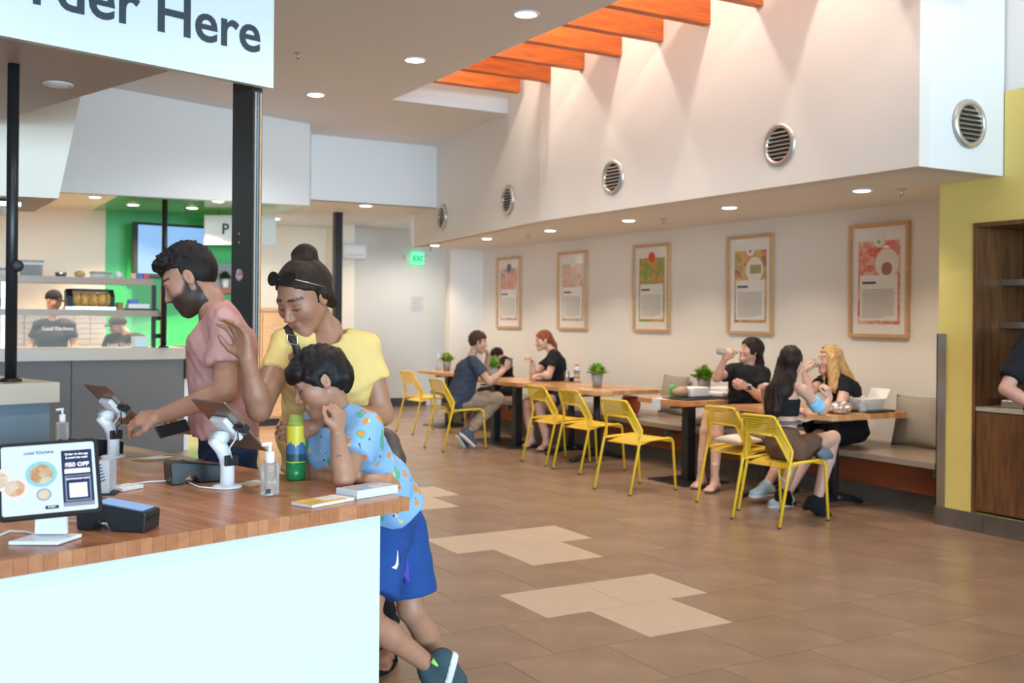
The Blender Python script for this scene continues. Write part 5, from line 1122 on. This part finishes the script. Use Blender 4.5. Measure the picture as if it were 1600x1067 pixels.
h = Sdf(.01); h.ell(at(603, 708, 4.22), (.06, .10, .085), None); h.cap(at(600, 690, 4.2), at(606, 725, 4.2), .05, .065, .03); h.noise = wob(40, .008, 3); V, F = h.verts_faces(); link('pouch', np_mesh('pouch', V, F, None, at(608, 712, 4.2)), mat('taupe_leather', (.085, .06, .05), .5), e)
sf = snapper(ys); st = [(446, 511), (450, 517), (456, 530), (462, 545), (470, 570), (482, 605), (498, 640)]
child_local(e, B().tube([sf(*q, .006, 3.9) for q in st], .017, n=8, flat=.3), 'strap', mat('dark_leather', (.03, .02, .016), .45), sm=True)
q = sf(457, 531, .016, 3.85); child_local(e, B().tube([q + CR * a_ + CU * b_ for a_, b_ in ((-.018, -.012), (.018, -.018), (.018, .014), (-.018, .02))], .003, closed=True), 'buckle', M['steel'])

# ------------------------------------------------------------------ boy
P = Person('person', 'dark-haired boy in a blue animal print shirt leaning on the counter', at(690, 1085, 4.15), (.42, .21, .13), .010)
J = dict(neck=at(532, 652, 3.74), chest=at(540, 700, 3.76), waist=at(578, 755, 3.86), pelvis=at(612, 812, 3.98), rs=at(487, 668, 3.86), ls=at(572, 672, 3.66), re=at(499, 744, 3.74), rw=at(578, 752, 3.52), le=at(537, 748, 3.50), lw=at(527, 676, 3.53),
         lh=at(604, 826, 3.92), rh=at(628, 826, 4.04), lk=at(572, 965, 3.78), rk=at(642, 952, 4.02), la=at(672, 1040, 3.98), ra=at(703, 1052, 4.24))
body(P, J, .80, arm=(.052, .044, .038, .031), leg=(.082, .062, .058, .042))
P.head(at(501, 597, 3.68), -CR * .86 - CU * .42 - CF * .30, CU * .88 - CR * .42, .95, neck=J['neck'], neck_r=.046, lip=(.42, .17, .13), vox=.0045)
P.hair(hair_mat('dark_boy_hair', (.013, .010, .010), .32), zf=.045, ye=.040, nape=-.072, ear=.002, vol=(.016, .017, .018), noise=wob(75, .006, 5, 9, (2, 2, .5)), extra=[('ell', (0, .068, .068), (.066, .036, .036), .03), ('cap', (.068, .04, .03), (.072, .005, .0), .020, .018), ('cap', (-.068, .04, .03), (-.072, .005, .0), .020, .018), ('ell', (0, -.075, -.02), (.068, .038, .055), .03)], sub=[('ell', (.092, -.006, -.012), (.016, .026, .034)), ('ell', (-.092, -.006, -.012), (.016, .026, .034))])
P.hand(J['lw'], CU * .85 + CR * .1 - CF * .1, -CR * .75 + CF * .5, 1, .85, .84, fore=J['le'] * .3 + J['lw'] * .7, fr=.025)
P.hand(J['rw'], CR * .95 + CU * .1, -CU * .8 + CF * .3, 1, .85, .86, fore=J['re'] * .3 + J['rw'] * .7, fr=.025)
P.finish()
sh_m = bpy.data.materials.new('animal_print'); sh_m.use_nodes = True; nt = sh_m.node_tree; b_ = nt.nodes['Principled BSDF']; b_.inputs['Roughness'].default_value = .85
tc_ = nt.nodes.new('ShaderNodeTexCoord'); nz = nt.nodes.new('ShaderNodeTexNoise'); nz.inputs['Scale'].default_value = 9; mixv = nt.nodes.new('ShaderNodeMix'); mixv.data_type = 'VECTOR'; mixv.inputs[0].default_value = .09
nt.links.new(tc_.outputs['Object'], nz.inputs['Vector']); nt.links.new(tc_.outputs['Object'], mixv.inputs[4]); nt.links.new(nz.outputs['Color'], mixv.inputs[5])
prev = None
for i, (scl, loc, thr, col) in enumerate([(13, 0, .30, (.10, .42, .30)), (15, 3, .27, (.70, .26, .05)), (22, 7, .17, (.75, .55, .25)), (26, 11, .12, (.02, .04, .08))]):
    mp = nt.nodes.new('ShaderNodeMapping'); mp.inputs['Location'].default_value = (loc, loc * .7, 0); mp.inputs['Scale'].default_value = (1, 1, 1.5 if i % 2 else .8); nt.links.new(mixv.outputs[1], mp.inputs[0]); vo = nt.nodes.new('ShaderNodeTexVoronoi'); vo.inputs['Scale'].default_value = scl; nt.links.new(mp.outputs[0], vo.inputs['Vector'])
    lt = nt.nodes.new('ShaderNodeMath'); lt.operation = 'LESS_THAN'; lt.inputs[1].default_value = thr; nt.links.new(vo.outputs['Distance'], lt.inputs[0]); mx = nt.nodes.new('ShaderNodeMix'); mx.data_type = 'RGBA'; nt.links.new(lt.outputs[0], mx.inputs[0]); mx.inputs[7].default_value = (*col, 1)
    if prev is None: mx.inputs[6].default_value = (.24, .44, .70, 1)
    else: nt.links.new(prev, mx.inputs[6])
    prev = mx.outputs[2]
nt.links.new(prev, b_.inputs['Base Color'])
shirt(P, J, sh_m, .014, .58, noise=wob(34, .008, 31), hem=at(606, 790, 3.94), arm=(.064, .076), r=(.118, .116, .118), R=.86, vox=.008, neck_cut=.015, fwd=-CF * .6 - CR * .6)
sho = trousers(P, J, fabric('royal_blue_shorts', (.02, .07, .26)), .35, .016, leg=(.09, .090, .07, .06), name='shorts', R=.88, vox=.009, noise=wob(40, .004, 5))
# shorts side panel and mark
sf = snapper(sho)
def decal(name, outline, m, n=1):
    b = B(); b.poly([sf(*q, .004) for q in outline], CF * .006); P.mesh(b, name, m)
def strip(name, left, right, m):
    b = B(); L_ = [b.bm.verts.new(tuple(sf(*q, .0035))) for q in left]; R_ = [b.bm.verts.new(tuple(sf(*q, .0035))) for q in right]
    for i in range(len(L_) - 1): b.bm.faces.new([L_[i], R_[i], R_[i + 1], L_[i + 1]])
    P.mesh(b, name, m)
strip('side_stripe', [(624, 843), (625.5, 860), (628, 880), (631, 898), (634, 912)], [(634, 850), (636, 864), (638, 880), (640, 898), (640.5, 911)], fabric('violet_stripe', (.10, .10, .60)))
strip('swoosh_mark', [(621, 859), (620.3, 870), (619, 879), (616.5, 884), (612, 886)], [(621.6, 859), (622.6, 872), (622.6, 882), (619.5, 889.5), (612.5, 887)], mat('white_mark', (.8, .8, .8), .5))
sneak = fabric('slate_sneaker', (.05, .085, .10)); o1 = P.shoe(J['la'], -CU * .93 - CR * .25 + CF * .2, -CR * .95 + CU * .2, sneak, M['soleW'], L=.225, wd=.04); o2 = P.shoe(J['ra'], -CF * .6 - CR * .5, Z, sneak, M['soleW'], L=.225, wd=.04)
P.mesh(B().tube([J['la'] + CR * .01 + CU * .035 - CF * .045, J['la'] + CR * .035 + CU * .02 - CF * .045], .013, flat=.5), 'lime_tab', mat('lime', (.35, .75, .10), .5), True, o1)
tat = J['le'] * .55 + J['lw'] * .45
P.mesh(B().tube([tat - CF * .030 + CR * (.012 * math.cos(t)) + CU * (.012 * math.sin(t)) for t in np.linspace(0, 6.283, 14, endpoint=False)], .0016, n=5, closed=True), 'wrist_drawing', mat('ink_mark', (.10, .07, .09), .6))

# ------------------------------------------------------------------ kitchen workers
for i, (hx, hy, d, px, lab, fw) in enumerate([(84, 470, 12.6, 82, 'kitchen worker in black cap and lettered charcoal t-shirt left of the warmer', CR * .8 - CU * .3 - CF * .3), (184, 508, 12.7, 190, 'kitchen worker bending over below the lower shelf', -CR * .75 - CU * .45 - CF * .5)]):
    P = Person('person', lab, at(px, 690, d), (.46, .26, .18), .014)
    sy = 500 if i == 0 else 522
    nb = at(px + (2 if i == 0 else 6), sy, d); up_ = CU
    J = dict(neck=nb, chest=at(px, sy + 26, d), waist=at(px, sy + 60, d), pelvis=at(px, sy + 84, d), rs=nb - CR * .19 - CU * .06, ls=nb + CR * .19 - CU * .06, re=nb - CR * .26 - CU * .30, le=nb + CR * .25 - CU * .32, rw=nb - CR * .24 - CU * .48 - CF * .15, lw=nb + CR * .28 - CU * .50 - CF * .15)
    J.update(rh=J['pelvis'] - CR * .09, lh=J['pelvis'] + CR * .09); 
    for q, s_ in (('r', -.1), ('l', .1)): f0 = V3(*(J['pelvis'] + CR * s_)[:2], 0); J[q + 'k'] = f0 + Z * .47; J[q + 'a'] = f0 + Z * .08
    body(P, J, 1.0, legs=False)
    P.head(at(hx, hy, d), fw, CU * .92 + CR * .2, 1.0, neck=nb, vox=.007)
    for q in 'lr': P.hand(J[q + 'w'], -CF * .7 - CU * .5, -CU, 1 if q == 'r' else -1, .4, vox=.007)
    P.finish()
    if i == 0: P.hair(M['blackcloth'], zf=.04, ye=.03, nape=-.01, ear=.03, vol=(.012, .012, .014), extra=[('ell', (0, .12, .045), (.06, .06, .010), .01)], name='cap')
    else: P.hair(mat('charcoal_cap', (.05, .045, .045), .8), zf=.045, ye=.03, nape=-.02, ear=.03, vol=(.012, .012, .014), extra=[('ell', (0, .10, .055), (.055, .05, .010), .01)], name='cap')
    shirt(P, J, fabric('charcoal_tee', (.030, .027, .024)), .012, .62, vox=.011, hem=J['pelvis'] - Z * .05)
    trousers(P, J, M['blackcloth'])
    for q in 'lr': P.shoe(J[q + 'a'], -CF, Z, M['blackcloth'], M['blackcloth'], vox=.012)
    tx = text('shirt_lettering', 'Local Kitchens', .062, at(px - 16 if i == 0 else px - 22, 516 if i == 0 else 541, d - .21), CR, CU + CR * .0, M['paper'], P.e, bold=.001)

# ------------------------------------------------------------------ seated guests
def seated(label, skin, J, head, hair, top, bottom, hands, base, vox=.013, hs=1.0, beard=None, sleeve=.55, shorts=1.0, shoes=None, shirt_kw={}, arm=(.05, .042, .034, .027), R=1.0, brow=(.03, .02, .015), hair_name='hair', bodyR=None):
    P = Person('person', label, base, skin, vox); body(P, J, R, arm=arm)
    P.head(head[0], head[1], head[2], hs, neck=J['neck'], vox=.007, brow=brow, neck_r=.048)
    for args in hands: P.hand(*args[0], vox=.006, **args[1])
    P.finish(); P.hair(hair[0], name=hair_name, **hair[1])
    if top: shirt(P, J, top, .010, sleeve, vox=.011, R=R, **shirt_kw)
    if bottom: trousers(P, J, bottom, shorts, R=R, vox=.011, name='trousers' if shorts > .7 else 'shorts')
    if shoes:
        for q in 'lr': P.shoe(J[q + 'a'], shoes[2 if q == 'l' else 3], shoes[4] if q == 'l' else shoes[5], shoes[0], shoes[1], vox=.010, L=.25)
    return P
RX, RY = V3(1, 0, 0), V3(0, 1, 0)
# man in navy on the chair (faces +x)
d = 12.2
J = dict(neck=at(737, 558, d), chest=at(730, 580, d), waist=at(722, 612, d), pelvis=V3(5.52, 10.88, .56), rs=at(741, 567, d - .2), ls=at(738, 566, d + .2), re=at(765, 597, d - .25), rw=at(789, 577, d - .15), le=at(757, 590, d + .3), lw=at(763, 556, d + .2))
J['rh'] = J['pelvis'] + V3(.02, -.10, -.02); J['lh'] = J['pelvis'] + V3(.02, .10, -.02); J['rk'] = V3(6.0, 10.74, .56); J['lk'] = V3(6.02, 11.02, .55); J['ra'] = V3(5.62, 10.74, .20); J['la'] = V3(5.70, 10.98, .12)
P = seated('man in a navy t-shirt and khaki trousers eating on a yellow chair', (.52, .31, .22), J, (at(747, 535, d), CR * .92 + CF * .2 - Z * .2, Z), (hair_mat('brown_short_hair', (.06, .025, .014)), dict(zf=.06, ye=.018, nape=-.065, noise=wob(90, .005, 4), vol=(.008, .014, .022))),
           fabric('navy_melange', (.045, .055, .085)), fabric('khaki', (.30, .23, .165)), [((J['rw'], RX * .6 + Z * .5, RY * .5 + Z * .3, 1, .6), dict(fore=J['re'] * .3 + J['rw'] * .7)), ((J['lw'], Z * .7 - RX * .3, -RX, 1, .7), dict(fore=J['le'] * .3 + J['lw'] * .7))], (5.6, 10.88, 0),
           shirt_kw=dict(hem=V3(5.48, 10.88, .48), arm=(.064, .072), r=(.135, .135, .125)), shoes=(fabric('grey_blue_shoe', (.08, .10, .13)), M['soleW'], RX * .55 - Z * .85, RX * .75 - Z * .65, RX * .8 + Z * .5, RX * .6 + Z * .7), R=1.02, shorts=.95)
e = empty('smartphone', J['rw'], 'small phone in the hand of the man in navy', 'phone'); child_local(e, B().hexa([J['rw'] + RX * (.07 + a) + RY * b_ + Z * (.03 + c) for c in (0, .1) for a, b_ in ((0, -.04), (.01, -.04), (.01, .03), (0, .03))]), 'case', mat('phone_blue', (.15, .22, .3), .3), bevel=.002)
# child across from him
J = dict(neck=V3(7.12, 12.62, .95), chest=V3(7.15, 12.62, .82), waist=V3(7.2, 12.62, .66), pelvis=V3(7.2, 12.62, .53), rs=V3(7.13, 12.74, .92), ls=V3(7.13, 12.50, .92), re=V3(7.0, 12.78, .78), le=V3(7.0, 12.46, .78), rw=V3(6.86, 12.7, .80), lw=V3(6.86, 12.5, .80), rh=V3(7.18, 12.7, .51), lh=V3(7.18, 12.54, .51), rk=V3(6.85, 12.7, .50), lk=V3(6.85, 12.54, .50), ra=V3(6.72, 12.7, .2), la=V3(6.72, 12.54, .2))
seated('dark-haired child in black half hidden behind the small plant', (.40, .22, .15), J, (at(776, 556, 14.55), -RX * .9 - Z * .35, Z), (hair_mat('black_child_hair', (.012, .010, .010)), dict(zf=.04, ye=.03, vol=(.014, .016, .016))), M['blackcloth'], M['blackcloth'], [((J['rw'], -RX, -Z, 1, .4), {}), ((J['lw'], -RX, -Z, -1, .4), {})], (7.2, 12.62, .45), hs=.88, R=.78, shoes=(M['blackcloth'], M['blackcloth'], -RX, -RX, Z, Z), vox=.014)
# red-haired woman on the bench (faces -x)
d = 12.95
def seat_bench(nx, ny, y, zt=.0):
    return dict(neck=V3(nx, y, 1.03 + zt), chest=V3(nx + .03, y, .86 + zt), waist=V3(nx + .06, y, .68), pelvis=V3(nx + .05, y, .55))
yb = 10.72
J = dict(neck=at(862, 549, d), chest=at(868, 568, d), waist=at(873, 592, d), pelvis=at(873, 613, d), rs=at(866, 556, d + .2), ls=at(867, 557, d - .2), re=at(833, 588, d + .05), rw=at(832, 566, d), le=at(857, 587, d - .3), lw=at(846, 586, d - .35))
J['lh'] = J['pelvis'] + V3(-.02, -.09, -.02); J['rh'] = J['pelvis'] + V3(-.02, .09, -.02); J['rk'] = at(822, 630, 12.6); J['lk'] = at(842, 636, 12.25); J['ra'] = at(830, 683, 12.4); J['la'] = at(853, 685, 12.1)
P = seated('red-haired woman in black t-shirt and shorts with hand raised to her mouth', (.60, .36, .28), J, (at(849, 532, d), -CR * .95 - CF * .22 - Z * .12, Z), (hair_mat('red_hair', (.22, .065, .022)), dict(zf=.064, ye=.032, ear=-.03, zs=.03, extra=[('cap', (0, -.10, .0), (0, -.135, -.07), .035, .03), ('cap', (0, -.135, -.07), (0, -.15, -.16), .03, .018)])),
           M['blackcloth'], fabric('navy_shorts', (.02, .03, .07)), [((J['rw'], Z * .8 - RX * .5, -RX + RY * .2, 1, .75), dict(fore=J['re'] * .3 + J['rw'] * .7)), ((J['lw'], -RX, -Z, -1, .5), dict(fore=J['le'] * .3 + J['lw'] * .7))], (7.15, 10.9, .45), shorts=.3, shirt_kw=dict(arm=(.062, .072)), R=1.0)
for q in 'lr': sandal(P, J[q + 'a'] * V3(1, 1, 0) + V3(0, 0, .085), unit(V3(-.8, -.5, 0)), mat('tan_sandal_' + q, (.12, .08, .06), .6), False)
# woman drinking from a bottle
d = 9.95
J = dict(neck=at(1170, 570, d), chest=at(1170, 594, d), waist=at(1170, 622, d), pelvis=at(1170, 648, d), rs=at(1143, 579, d + .05), ls=at(1192, 583, d - .08), re=at(1120, 590, d - .28), rw=at(1132, 562, d - .33), le=at(1190, 622, d - .28), lw=at(1166, 603, d - .42))
J['rh'] = J['pelvis'] + V3(-.03, .08, -.02); J['lh'] = J['pelvis'] + V3(-.03, -.09, -.02); J['rk'] = at(1107, 650, 9.62); J['lk'] = at(1122, 654, 9.42); J['ra'] = at(1096, 720, 9.5); J['la'] = at(1117, 735, 9.3)
P = seated('dark-haired woman in a black t-shirt drinking from a clear bottle', (.56, .33, .245), J, (at(1173, 548, d), -CR * .93 - CF * .25 + Z * .22, Z + CR * .2), (hair_mat('black_brown_hair', (.022, .013, .010)), dict(zf=.060, ye=.036, ear=-.045, nape=-.09, zs=.03, vol=(.014, .022, .016), extra=[('cap', (.05, .06, .066), (.078, .012, -.02), .012, .014), ('cap', (-.05, .06, .066), (-.078, .012, -.02), .012, .014), ('cap', (0, -.09, -.02), (.0, -.12, -.09), .04, .045), ('ell', (.0, -.125, -.11), (.045, .04, .05))])),
           M['blackcloth'], M['blackcloth'], [((J['rw'], Z * .75 + RX * .2 - RY * .3, RX * .8 + RY * .4, -1, .65), dict(fore=J['re'] * .3 + J['rw'] * .7)), ((J['lw'], -RX * .9 + Z * .3, Z * .2 + RY * .9, 1, .6), dict(fore=J['le'] * .3 + J['lw'] * .7))], (7.2, 7.45, .45), shorts=.28, shirt_kw=dict(arm=(.062, .075), r=(.12, .12, .12)), R=1.0)
for q in 'lr': sandal(P, J[q + 'a'] * V3(1, 1, 0) + V3(0, 0, .085), unit(V3(-.85, -.45, 0)), mat('brown_sandal_' + q, (.10, .06, .05), .6), False)
b0, b1 = at(1152, 551, d - .22), at(1122, 549, d - .36); bd = unit(b1 - b0); L_ = np.linalg.norm(b1 - b0)
e = empty('water_bottle', b1, 'clear water bottle raised by the drinking woman', 'bottle'); child_local(e, B().tube([b0 + bd * L_ * t for t in (0, .12, .22, .4, .98, 1)], [.012, .013, .026, .03, .03, .026], n=16), 'bottle_body', M['clearplastic'], sm=True); child_local(e, B().tube([b0 + bd * L_ * .42, b0 + bd * L_ * .62], .0312, n=16, caps=False), 'label', M['paper'], sm=True)
e = empty('wrist_watch', J['lw'], 'black smart watch on the wrist of the drinking woman', 'watch'); wd_ = unit(J['le'] - J['lw']); wc = J['lw'] + wd_ * .035
s1 = unit(np.cross(wd_, Z)); s2 = np.cross(s1, wd_); child_local(e, B().tube([wc + (s1 * math.cos(t) + s2 * math.sin(t)) * .032 for t in np.linspace(0, 6.283, 16, endpoint=False)], .010, n=8, closed=True, flat=.35), 'strap', M['paper'], sm=True); child_local(e, B().hexa([wc - CF * .034 + CR * a - CF * c + CU * b_ for c in (0, .01) for a, b_ in ((-.018, -.02), (.018, -.02), (.018, .02), (-.018, .02))]), 'watch_face', M['blackmatte'], bevel=.003)
# woman with long dark hair, back to the camera, on the chair
d = 8.05
J = dict(neck=at(1231, 596, d), chest=at(1222, 622, d), waist=at(1222, 655, d), pelvis=V3(5.78, 5.90, .56), rs=at(1253, 608, d - .12), ls=at(1196, 606, d + .18), re=at(1284, 642, d - .05), rw=at(1296, 622, d + .05), le=at(1200, 640, d + .35), lw=at(1240, 640, d + .5))
J['rh'] = J['pelvis'] + V3(.04, -.10, -.02); J['lh'] = J['pelvis'] + V3(.04, .10, -.02); J['rk'] = V3(6.26, 5.86, .60); J['lk'] = V3(6.22, 6.16, .57); J['ra'] = V3(6.14, 5.90, .12); J['la'] = V3(6.18, 6.30, .12)
P = seated('woman with long dark hair in a black tube top seen from behind', (.60, .37, .28), J, (at(1236, 566, d), RX * .85 + RY * .45 - Z * .1, Z), (hair_mat('long_dark_hair', (.020, .011, .009), .35), dict(zf=.06, ye=.04, nape=-.12, ear=-.08, vol=(.012, .014, .014), noise=wob(60, .006, 6, 9, (2, 2, .3)), extra=[('wcap', at(1231, 570, d + .02), at(1222, 612, d - .05), .085, .09, .03), ('wcap', at(1222, 605, d - .05), at(1212, 640, d - .07), .085, .06, .03), ('wcap', at(1205, 610, d + .0), at(1200, 645, d + .02), .05, .03, .03)])),
           None, fabric('brown_shorts', (.13, .075, .05)), [((J['rw'], Z * .8 - RX * .2, -RX * .3 + RY, 1, .75), dict(fore=J['re'] * .3 + J['rw'] * .7)), ((J['lw'], RX, -Z, -1, .5), dict(fore=J['le'] * .3 + J['lw'] * .7))], (5.78, 5.9, 0), shorts=.22, shoes=(M['blackcloth'], M['blackcloth'], unit(V3(.8, .2, -.3)), unit(V3(.7, -.2, -.5)), Z, Z), arm=(.045, .040, .033, .026), R=.96)
h = Sdf(.010); ax = unit(J['rs'] - J['ls']); h.cap(J['chest'] - Z * .0, J['waist'] + Z * .03, .112, .100, .02, axis=ax, ratio=1.4, flat_a=True, flat_b=True); P.cloth('tube_top', h, M['blackcloth'])
P.mesh(B().tube([J['waist'] - Z * .02 + (ax * 1.42 * math.cos(t) + np.cross(ax, Z) * math.sin(t)) * .112 for t in np.linspace(0, 6.283, 20, endpoint=False)], .016, n=8, closed=True, flat=.5), 'belt', mat('grey_belt', (.10, .11, .13), .4), True)
mk = (J['rs'] * .35 + J['re'] * .65)
e = empty('face_mask', mk, 'light blue face mask worn on the upper arm of the long-haired woman', 'mask'); ad = unit(J['re'] - J['rs']); s1 = unit(np.cross(ad, CF)); h = Sdf(.008); h.cap(J['rs'] * .5 + J['re'] * .5, J['rs'] * .12 + J['re'] * .88, .056, .055, .0, flat_a=True, flat_b=True); h.noise = wob(60, .004, 2); V, F = h.verts_faces(); link('mask_cloth', np_mesh('mask_cloth', V, F, None, mk), fabric('mask_blue', (.25, .55, .78)), e)
# blonde woman on the bench
d = 9.15
J = dict(neck=at(1305, 588, d), chest=at(1318, 612, d), waist=at(1326, 642, d), pelvis=at(1330, 668, d), rs=at(1286, 597, d + .15), ls=at(1322, 600, d - .17), re=at(1266, 612, d - .05), rw=at(1256, 582, d - .05), le=at(1312, 640, d - .3), lw=at(1290, 636, d - .42))
J['rh'] = J['pelvis'] + V3(-.03, .09, -.02); J['lh'] = J['pelvis'] + V3(-.03, -.09, -.02); J['rk'] = V3(6.62, 6.62, .54); J['lk'] = V3(6.62, 6.36, .54); J['ra'] = V3(6.24, 6.56, .13); J['la'] = V3(6.22, 6.32, .085)
P = seated('blonde woman in black drinking from a glass on the bench', (.62, .38, .30), J, (at(1296, 563, d), -CR * .95 - CF * .2 + Z * .05, Z), (hair_mat('blonde_hair', (.55, .34, .15), .4), dict(zf=.07, ye=.03, nape=-.11, ear=-.08, vol=(.012, .014, .014), noise=wob(60, .006, 9, 9, (2, 2, .3)), extra=[('wcap', at(1301, 560, d - .08), at(1304, 605, d - .14), .05, .05, .03), ('wcap', at(1310, 570, d + .0), at(1332, 604, d - .04), .07, .05, .03), ('wcap', at(1292, 580, d + .05), at(1290, 612, d + .02), .03, .025, .03)])),
           M['blackcloth'], M['blackcloth'], [((J['rw'], Z * .75 + RX * .3, RX * .8 - RY * .3, -1, .6), dict(fore=J['re'] * .3 + J['rw'] * .7)), ((J['lw'], -RX * .9, -Z, -1, .5), dict(fore=J['le'] * .3 + J['lw'] * .7))], (7.2, 6.45, .45), shorts=.40, sleeve=.4, shoes=(fabric('pale_blue_sneaker', (.45, .55, .60)), M['soleW'], -RX, -RX, Z, Z), R=1.0)
W = P.W; h = Sdf(.007); h.cap(W(.012, .060, .102), W(.012, -.05, .122), .012, .016, .0); h.cap(W(.012, .03, .112), W(.055, .0, .092), .012, .010, .01); h.cap(W(.012, .03, .112), W(-.04, .0, .100), .012, .010, .01); P.cloth('dark_roots', h, hair_mat('dark_roots', (.05, .03, .02)), 1)
e = empty('drinking_glass', at(1266, 575, d - .02), 'clear glass at the lips of the blonde woman', 'glass'); g0, g1 = at(1257, 578, d - .05), at(1276, 566, d - .04); child_local(e, B().tube([g0, g0 + (g1 - g0) * .05, g1], [.026, .03, .036], n=16), 'glass_body', M['clearplastic'], sm=True)
# person at the right edge
d = 6.75
P = Person('person', 'person in black clothing cut off by the right picture edge', at(1650, 860, d), (.56, .31, .235), .013)
nb = at(1655, 498, d)
J = dict(neck=nb, chest=at(1652, 560, d), waist=at(1650, 640, d), pelvis=at(1650, 720, d), rs=at(1608, 532, d + .06), ls=at(1698, 532, d - .05), re=at(1572, 608, d - .02), rw=at(1625, 640, d - .22), le=at(1725, 620, d), lw=at(1690, 650, d - .22))
J.update(rh=at(1628, 725, d), lh=at(1672, 725, d)); J['rk'] = V3(*J['rh'][:2], .48); J['lk'] = V3(*J['lh'][:2], .48); J['ra'] = V3(*J['rh'][:2], .085); J['la'] = V3(*J['lh'][:2], .085)
body(P, J, 1.05, legs=False); P.head(nb + Z * .17, CR * .3 - CF * .8 - Z * .25, Z, 1.0, neck=nb, vox=.008)
P.hand(J['rw'], CR * .9, -CU, 1, .4, vox=.007); P.hand(J['lw'], -CR * .9, -CU, -1, .4, vox=.007); P.finish(); P.hair(hair_mat('brown_hair_edge', (.05, .03, .02)))
shirt(P, J, M['blackcloth'], .012, .80, vox=.011, arm=(.074, .078), hem=at(1650, 740, d)); trousers(P, J, M['blackcloth'])
for q in 'lr': P.shoe(J[q + 'a'], -CF, Z, M['blackcloth'], M['blackcloth'], vox=.012)
